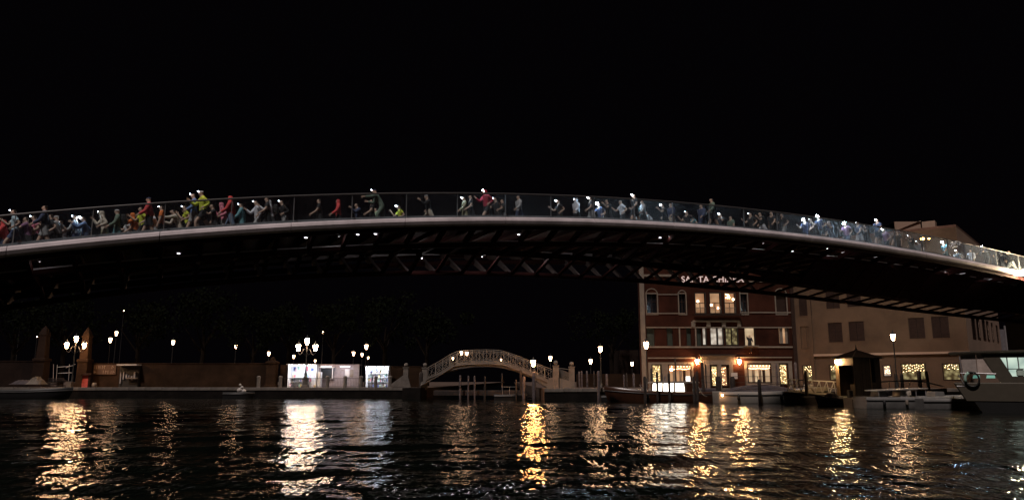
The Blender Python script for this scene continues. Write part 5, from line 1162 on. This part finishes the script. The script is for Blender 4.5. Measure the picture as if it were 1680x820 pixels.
b = boat(1485, 56, 0, 'covered boat with curved white top rail behind the grey work boat', 'boat', 'covered_boat'); hull(5.6, 1.9, .8, 1.0, M_hullk, b); w = MB(); w.tube([(-2.4, -.8, 1.45), (-1, -.85, 1.55), (1, -.85, 1.5), (2.5, -.7, 1.15)], .05, 6); w.build('top_rail', M_white, b, local=True)
for x in (-1.5, 0, 1.3): w = MB(); w.bar((x, -.8, .8), (x, -.84, 1.5), .04); w.build('stanchion', M_grey, b, local=True)
b = boat(1020, 61.0, 0, 'small dark rowing boat beside the slim shining pile', 'rowing boat', 'rowing_boat'); b.location.y = 59.4; hull(3.8, 1.3, .4, .6, M_hullk, b); w = MB(); w.box(-.1, .15, -.55, .55, .3, .34); w.build('thwart', M_wood, b, local=True)
# barge and pontoon beneath the small bridge
c0, c1 = P(712, 640, 65.6), P(862, 640, 65.6); w = MB(); w.box(c0.x, c1.x, 65.2, 66.2, .28, .75); w.build('landing_float', M_wood, None, bevel=.05, origin=(c0.x, 65.5, 0)); tag(bpy.data.objects['landing_float'], 'long low grey landing float under the small bridge arch', 'pontoon')
b = boat(836, 64.2, 0, 'small boat with a pale deck frame tied under the bridge arch', 'boat', 'moored_boat'); hull(2.6, 1.2, .4, .5, M_hullk, b)
for x in (-.6, 0, .6): w = MB(); w.bar((x, -.4, .4), (x, -.4, 1.05), .035); w.build('frame_post', M_grey, b, local=True)
w = MB(); w.bar((-.7, -.4, 1.06), (.7, -.4, 1.06), .04); w.build('frame_bar', M_grey, b, local=True)
# left: dark barge with tarpaulins, and a little craft with white goods
b = boat(48, 68.5, 0, 'dark barge at the far left loaded under tarpaulins', 'barge', 'barge'); hull(8.0, 2.4, .75, 1.0, M_hullk, b); b.location.x = P(38, 640, 68.5).x
cloth_heap(22, 56, 622, 630, 68.5, M_cover, 'low mauve tarpaulin heap on the far left barge', 2); cloth_heap(50, 72, 616, 630, 68.2, M_plaster, 'pale humped tarpaulin on the right end of the left barge', 5)
c = P(97, 638, 70.4); w = MB(); w.ball((c.x, 70.4, c.z), .06, 8, 5); w.build('mooring_light', emat('orange_stern_light', (1, .5, .2), 60), None, origin=(c.x, 70.4, c.z)); tag(bpy.data.objects['mooring_light'], 'tiny orange light low on the quay wall below the timber stack', 'light')
b = boat(396, 70.2, 0, 'little dark boat piled with white bundles below the garden wall', 'boat', 'small_boat'); hull(2.6, 1.2, .5, .6, M_hullk, b); b.location.x = P(392, 640, 70.2).x
for k, (x, z, r_) in enumerate(((.1, .7, .26), (.5, .62, .22), (.3, .95, .16), (.12, 1.2, .12))): w = MB(); w.ball((x, -.1, z), r_, 8, 6, .9); w.build('bundle', M_white, b, True, local=True)
# waterbus at the right edge
vb = thing('waterbus', 'large beige waterbus with green-lit cabin window at the right edge', 'waterbus', (P(1690, 660, 38).x, 38.2, 0), R(-32))
iM = wmat(vb).inverted(); A_ = iM @ Vector((P(1566, 600, 43).x, 43, 0)); 
LX = A_.x; M_bus = mat('beige_waterbus_paint', (.085, .072, .055), .4, var=.12); M_busd = mat('black_waterbus_fender', (.012, .012, .012), .5, var=.2)
YF = -2.0   # near side plane, local
def vp(px, py):
    o = Vector((vb.location.x, vb.location.y)); d = Vector((math.cos(vb.rotation_euler.z), math.sin(vb.rotation_euler.z))); n2 = Vector((-d.y, d.x)); a = o + n2 * YF; q = PL(px, py, a, a + d); return iM @ q
def vpoly(pts, nm, m_, dep=.06, off=0): w = MB(); w.prism([vp(*p) + Vector((0, off, 0)) for p in pts], (0, dep, 0), (0, 0, 0)); return w.build(nm, m_, vb, local=True)
x0 = vp(1607, 640).x; x1 = x0 + 15
w = MB(); w.prism([(x0 + .2, YF + .02, -.3), (x1, YF + .02, -.3), (x1, YF + .02, .50), (x0 - .25, YF + .02, .50)], (0, 4, 0), (0, 0, 0)); w.build('lower_hull', M_busd, vb, local=True)
w = MB(); w.prism([(x0 - .6, YF, .505), (x1, YF, .505), (x1, YF, 1.45), (x0 - 1.1, YF, 1.45)], (0, 4, 0), (0, 0, 0)); w.build('hull', M_bus, vb, local=True, bevel=.05)
zr_ = vp(1640, 577).z; c1_ = vp(1634, 615); wl = vp(1641, 588); wr = wl.x + 1.9; wb = vp(1655, 617).z; wt = vp(1650, 586).z
w = MB(); xw0 = wl.x
def pr(p): w.prism([(x, YF + .06, z) for x, z in p], (0, .08, 0), (0, 0, 0))
pr([(x0 + .9, 1.453), (xw0 + .42, 1.453), (xw0 + .42, wb), (xw0, wt), (xw0, zr_ - .08), (x0 + .2, zr_ - .08)]); pr([(xw0 + .42, 1.453), (x1, 1.453), (x1, wb), (xw0 + .42, wb)]); pr([(xw0, wt), (x1, wt), (x1, zr_ - .08), (xw0, zr_ - .08)]); pr([(wr, wb), (x1, wb), (x1, wt), (wr, wt)])
w.build('cabin_wall', M_bus, vb, local=True)
w = MB(); w.prism([(xw0, YF + .5, wt), (xw0 + .4, YF + .5, wb), (wr, YF + .5, wb), (wr, YF + .5, wt)], (0, .03, 0), (0, 0, 0)); w.build('cabin_window', E_bus, vb, local=True)
for k in range(4): w = MB(); xx = xw0 + .25 + k * .45; w.box(xx, xx + .05, YF + .2, YF + .3, wb, wt); w.build('window_bar', M_grey, vb, local=True)
for k in range(3): w = MB(); xx = xw0 + .6 + k * .6; w.box(xx, xx + .32, YF + .15, YF + .4, wb, wb + .34); w.build('seat', mat('green_white_seat', (.6, .75, .66), .5), vb, local=True, bevel=.05)
w = MB(); w.box(xw0 + .1, wr, YF + .12, YF + .16, (wb + wt) / 2 - .12, (wb + wt) / 2 - .08); w.build('window_rail', M_dark, vb, local=True)
w = MB(); w.prism([(x0 - 1.2, YF - .1, zr_ - .02), (x1, YF - .1, zr_ + .1), (x1, YF - .1, zr_ + .22), (x0 - 1.1, YF - .1, zr_ + .05)], (0, 4.2, 0), (0, 0, 0)); w.build('roof', M_bus, vb, local=True)
# open bow platform: slanted windscreen panels, lifebelt, green seats, rails
vpoly([(1575, 582), (1600, 581), (1603, 611), (1580, 611)], 'screen_panel', mat('grey_screen_panel', (.42, .36, .33), .3), .04, .1); vpoly([(1601.5, 581), (1619, 582), (1632, 611), (1604, 611)], 'screen_panel', mat('pale_screen_panel', (.55, .45, .40), .3), .04, .1)
w = MB(); w.tube([vp(1574, 584), vp(1578, 611), vp(1584, 633)], .03, 6); w.tube([vp(1572, 614), vp(1584, 633), vp(1570, 633)], .025, 6); w.tube([vp(1576, 612), vp(1605, 612), vp(1634, 613)], .03, 6); w.build('bow_rail', M_grey, vb, local=True)
w = MB(); c = vp(1595, 622); ring = [(c.x + .30 * math.cos(t), YF - .08, c.z + .36 * math.sin(t)) for t in [2 * math.pi * i / 16 for i in range(17)]]; w.tube(ring, .045, 8, False); w.build('lifebelt', M_busd, vb, True, local=True)
w = MB(); w.tube([ring[5], ring[6], ring[7], ring[8], ring[9]], .07, 8); w.build('lifebelt_band', mat('mint_band', (.40, .62, .52), .5), vb, True, local=True)
for a, b_ in ((1597, 1607), (1619, 1632)):
    vpoly([(a, 615), (b_, 615), (b_ + 1, 620), (a - 1, 620)], 'mint_panel', emat('mint_lit_panel', (.3, .75, .6), .28, (.35, .7, .58)), .05, .02)
# ------------------------------------------------------------------ park trees in the dark, lit here and there
M_leaf = mat('dark_leaf', (.006, .008, .004), 1.0, var=.4, scale=2); M_bark = mat('bark', (.012, .009, .007), .9, bump=.5)
def crown_mesh(seed, n=1500):
    rr = random.Random(seed); m = MB(); cl = [(rr.gauss(0, 1.3), rr.gauss(0, 1.3), rr.uniform(-1.4, 2.2), rr.uniform(.6, 1.3)) for _ in range(16)]
    for _ in range(n):
        cx_, cy_, cz_, cr = rr.choice(cl); d = Vector((rr.gauss(0, 1), rr.gauss(0, 1), rr.gauss(0, .8))).normalized() * cr * rr.uniform(.55, 1.05); p = Vector((cx_, cy_, cz_)) + d
        a = Vector((rr.uniform(-1, 1), rr.uniform(-1, 1), rr.uniform(-1, 1))).normalized(); b_ = a.cross(Vector((rr.uniform(-1, 1), rr.uniform(-1, 1), rr.uniform(-1, 1)))).normalized(); s_ = rr.uniform(.09, .2)
        m.add([p - a * s_, p + b_ * s_ * .6, p + a * s_, p - b_ * s_ * .6], [(0, 1, 2, 3)])
    return m.mesh('crown', M_leaf)
def trunk_mesh():
    m = MB(); m.tube([(0, 0, -.2), (.08, 0, 1.5), (0, .05, 3.2), (.1, 0, 5)], [.28, .2, .16, .06], 8)
    for a in range(5): t = a * 1.3; m.tube([(0, 0, 2.6 + a * .3), (math.cos(t) * .9, math.sin(t) * .9, 3.8 + a * .3), (math.cos(t) * 1.6, math.sin(t) * 1.6, 4.8 + a * .3)], [.09, .06, .03], 6)
    return m.mesh('trunk', M_bark)
crs = [crown_mesh(k) for k in range(3)]; trm = trunk_mesh()
for k, (px, Y, s_, lab) in enumerate(((15, 84, 1.2, 'dark tree at the far left behind the low dim wall'), (98, 86, 1.3, 'dark tree between the two obelisks'), (222, 84, 1.25, 'dark tree behind the walled kiosk'), (330, 88, 1.4, 'dark tree over the middle of the long ochre wall'), (412, 84, 1.1, 'dark tree beside the stepped gate pillar'),
    (470, 92, 1.3, 'dark tree behind the white stall'), (545, 86, 1.2, 'dark tree behind the closed kiosk'), (630, 90, 1.4, 'dark tree behind the dazzling stall'), (700, 96, 1.3, 'dark tree beyond the left foot of the small bridge'), (1005, 96, 1.2, 'dark tree in the gap left of the red hotel'))):
    c = P(px, 632, Y); r = thing('tree', lab, 'tree', (c.x, Y, QZ), k * 1.1, 'dark park trees'); r.scale = (s_,) * 3
    piece('trunk', trm, None, r); piece('crown', crs[k % 3], None, r, (0, 0, 5.4))
# low far buildings closing the gap between small bridge and hotel
wallrun('garden_wall', 'low pale wall in the gap between small bridge and hotel', 946, 1050, 613, 634, 78, M_brick, cap=False)
c0, c1 = P(1016, 600, 100), P(1048, 600, 100); w = MB(); w.box(c0.x, c1.x, 100, 110, QZ, P(1030, 574, 100).z); w.build('far_house', M_park, None, origin=(c0.x, 100, QZ)); tag(bpy.data.objects['far_house'], 'dim far house seen left of the hotel corner', 'house')
# orange street lamp seen through the glass, standing behind the bridge
s_, z_ = solve(1515, 391, 7.6); c = BP(s_, 7.6, z_); YO = c.y; r = thing('street_lamp', 'short lamp with two orange heads seen through the bridge glass at the far handrail', 'street lamp', (c.x, YO, Z(zd, s_)))
w = MB(); w.tube([(c.x, YO, Z(zd, s_)), (c.x, YO, c.z + .1)], [.05, .03], 8); w.tube([(c.x - .25, YO, c.z), (c.x, YO, c.z + .08), (c.x + .42, YO, c.z)], .02, 6); w.build('pole', M_dark, r)
for dx, s_ in ((-.08, .15), (.40, .08)): w = MB(); w.ball((c.x + dx, YO, c.z - .03), s_, 10, 6, .6); w.build('lamp_head', emat('orange_sodium_head', (1, .50, .12), 26), r, True)
# a few boxes and bags on the quays
for px, Y, w_, h_, lab, mt in ((745, 71.0, .0, 0, '', None),):
    pass
for m_ in (M_leaf, M_bark): m_.node_tree.nodes['Principled BSDF'].inputs['Specular IOR Level'].default_value = .05
for m_ in (M_red,): m_.node_tree.nodes['Principled BSDF'].inputs['Specular IOR Level'].default_value = .15
# ropes from boats to piles, fenders along hulls
M_rope = mat('old_rope', (.22, .19, .15), .9)
for (a, b, lab) in (((1040, 641, 58.2), (1059, 632, 56.2), 'sagging rope from the water taxi stern to the stout dark pile'), ((1160, 650, 54.5), (1145, 632, 55.5), 'rope tying the white motorboat to the taller dark pile'), ((1345, 646, 54), (1325, 628, 52.6), 'rope from the white motorboat bow to the black pile'), ((1432, 650, 43.8), (1440, 632, 54.3), 'rope from the grey work boat to the pile at the pavilion edge')):
    A, B = P(*a), P(*b); pts = [A.lerp(B, t / 8) - Vector((0, 0, .22 * math.sin(math.pi * t / 8))) for t in range(9)]; w = MB(); w.tube(pts, .02, 5)
    tag(w.build('mooring_rope', M_rope, None, origin=A), lab, 'rope')
for (bx_, n_, L_, hy_, z_) in (('motorboat', 4, 5.0, -1.10, .42), ('work_boat', 4, 5.4, -1.26, .42), ('water_taxi', 3, 4.0, 1.10, .36)):
    par = bpy.data.objects[bx_]
    for i in range(n_):
        x = -L_ / 2 + L_ * i / (n_ - 1) * .9; w = MB(); w.lathe([(.03, .22), (.10, .16), (.11, -.12), (.04, -.22)], 8, (x, hy_, z_)); w.build('fender', M_plaster if i % 2 else M_hullk, par, True, local=True)
for m_ in (M_hotel, M_beige, M_brick, M_park, M_quay, M_pave, M_shut): m_.node_tree.nodes['Principled BSDF'].inputs['Specular IOR Level'].default_value = .12
# a small half-decked launch with raised bow between the pavilion and the grey work boat
b = boat(1440, 45.5, 0, 'small pale launch with raised bow between pavilion and grey work boat', 'motorboat', 'launch'); hull(3.6, 1.5, .55, .95, M_hullw, b)
w = MB(); w.prism([(.1, -.55, .6), (1.0, -.5, .75), (.7, -.5, 1.05), (.3, -.55, 1.1)], (0, 1.05, 0), (0, 0, 0)); w.build('windscreen', M_glassd, b, local=True)
w = MB(); w.box(-1.75, -1.5, -.2, .2, .35, 1.0); w.build('outboard_motor', M_dark, b, local=True, bevel=.05)
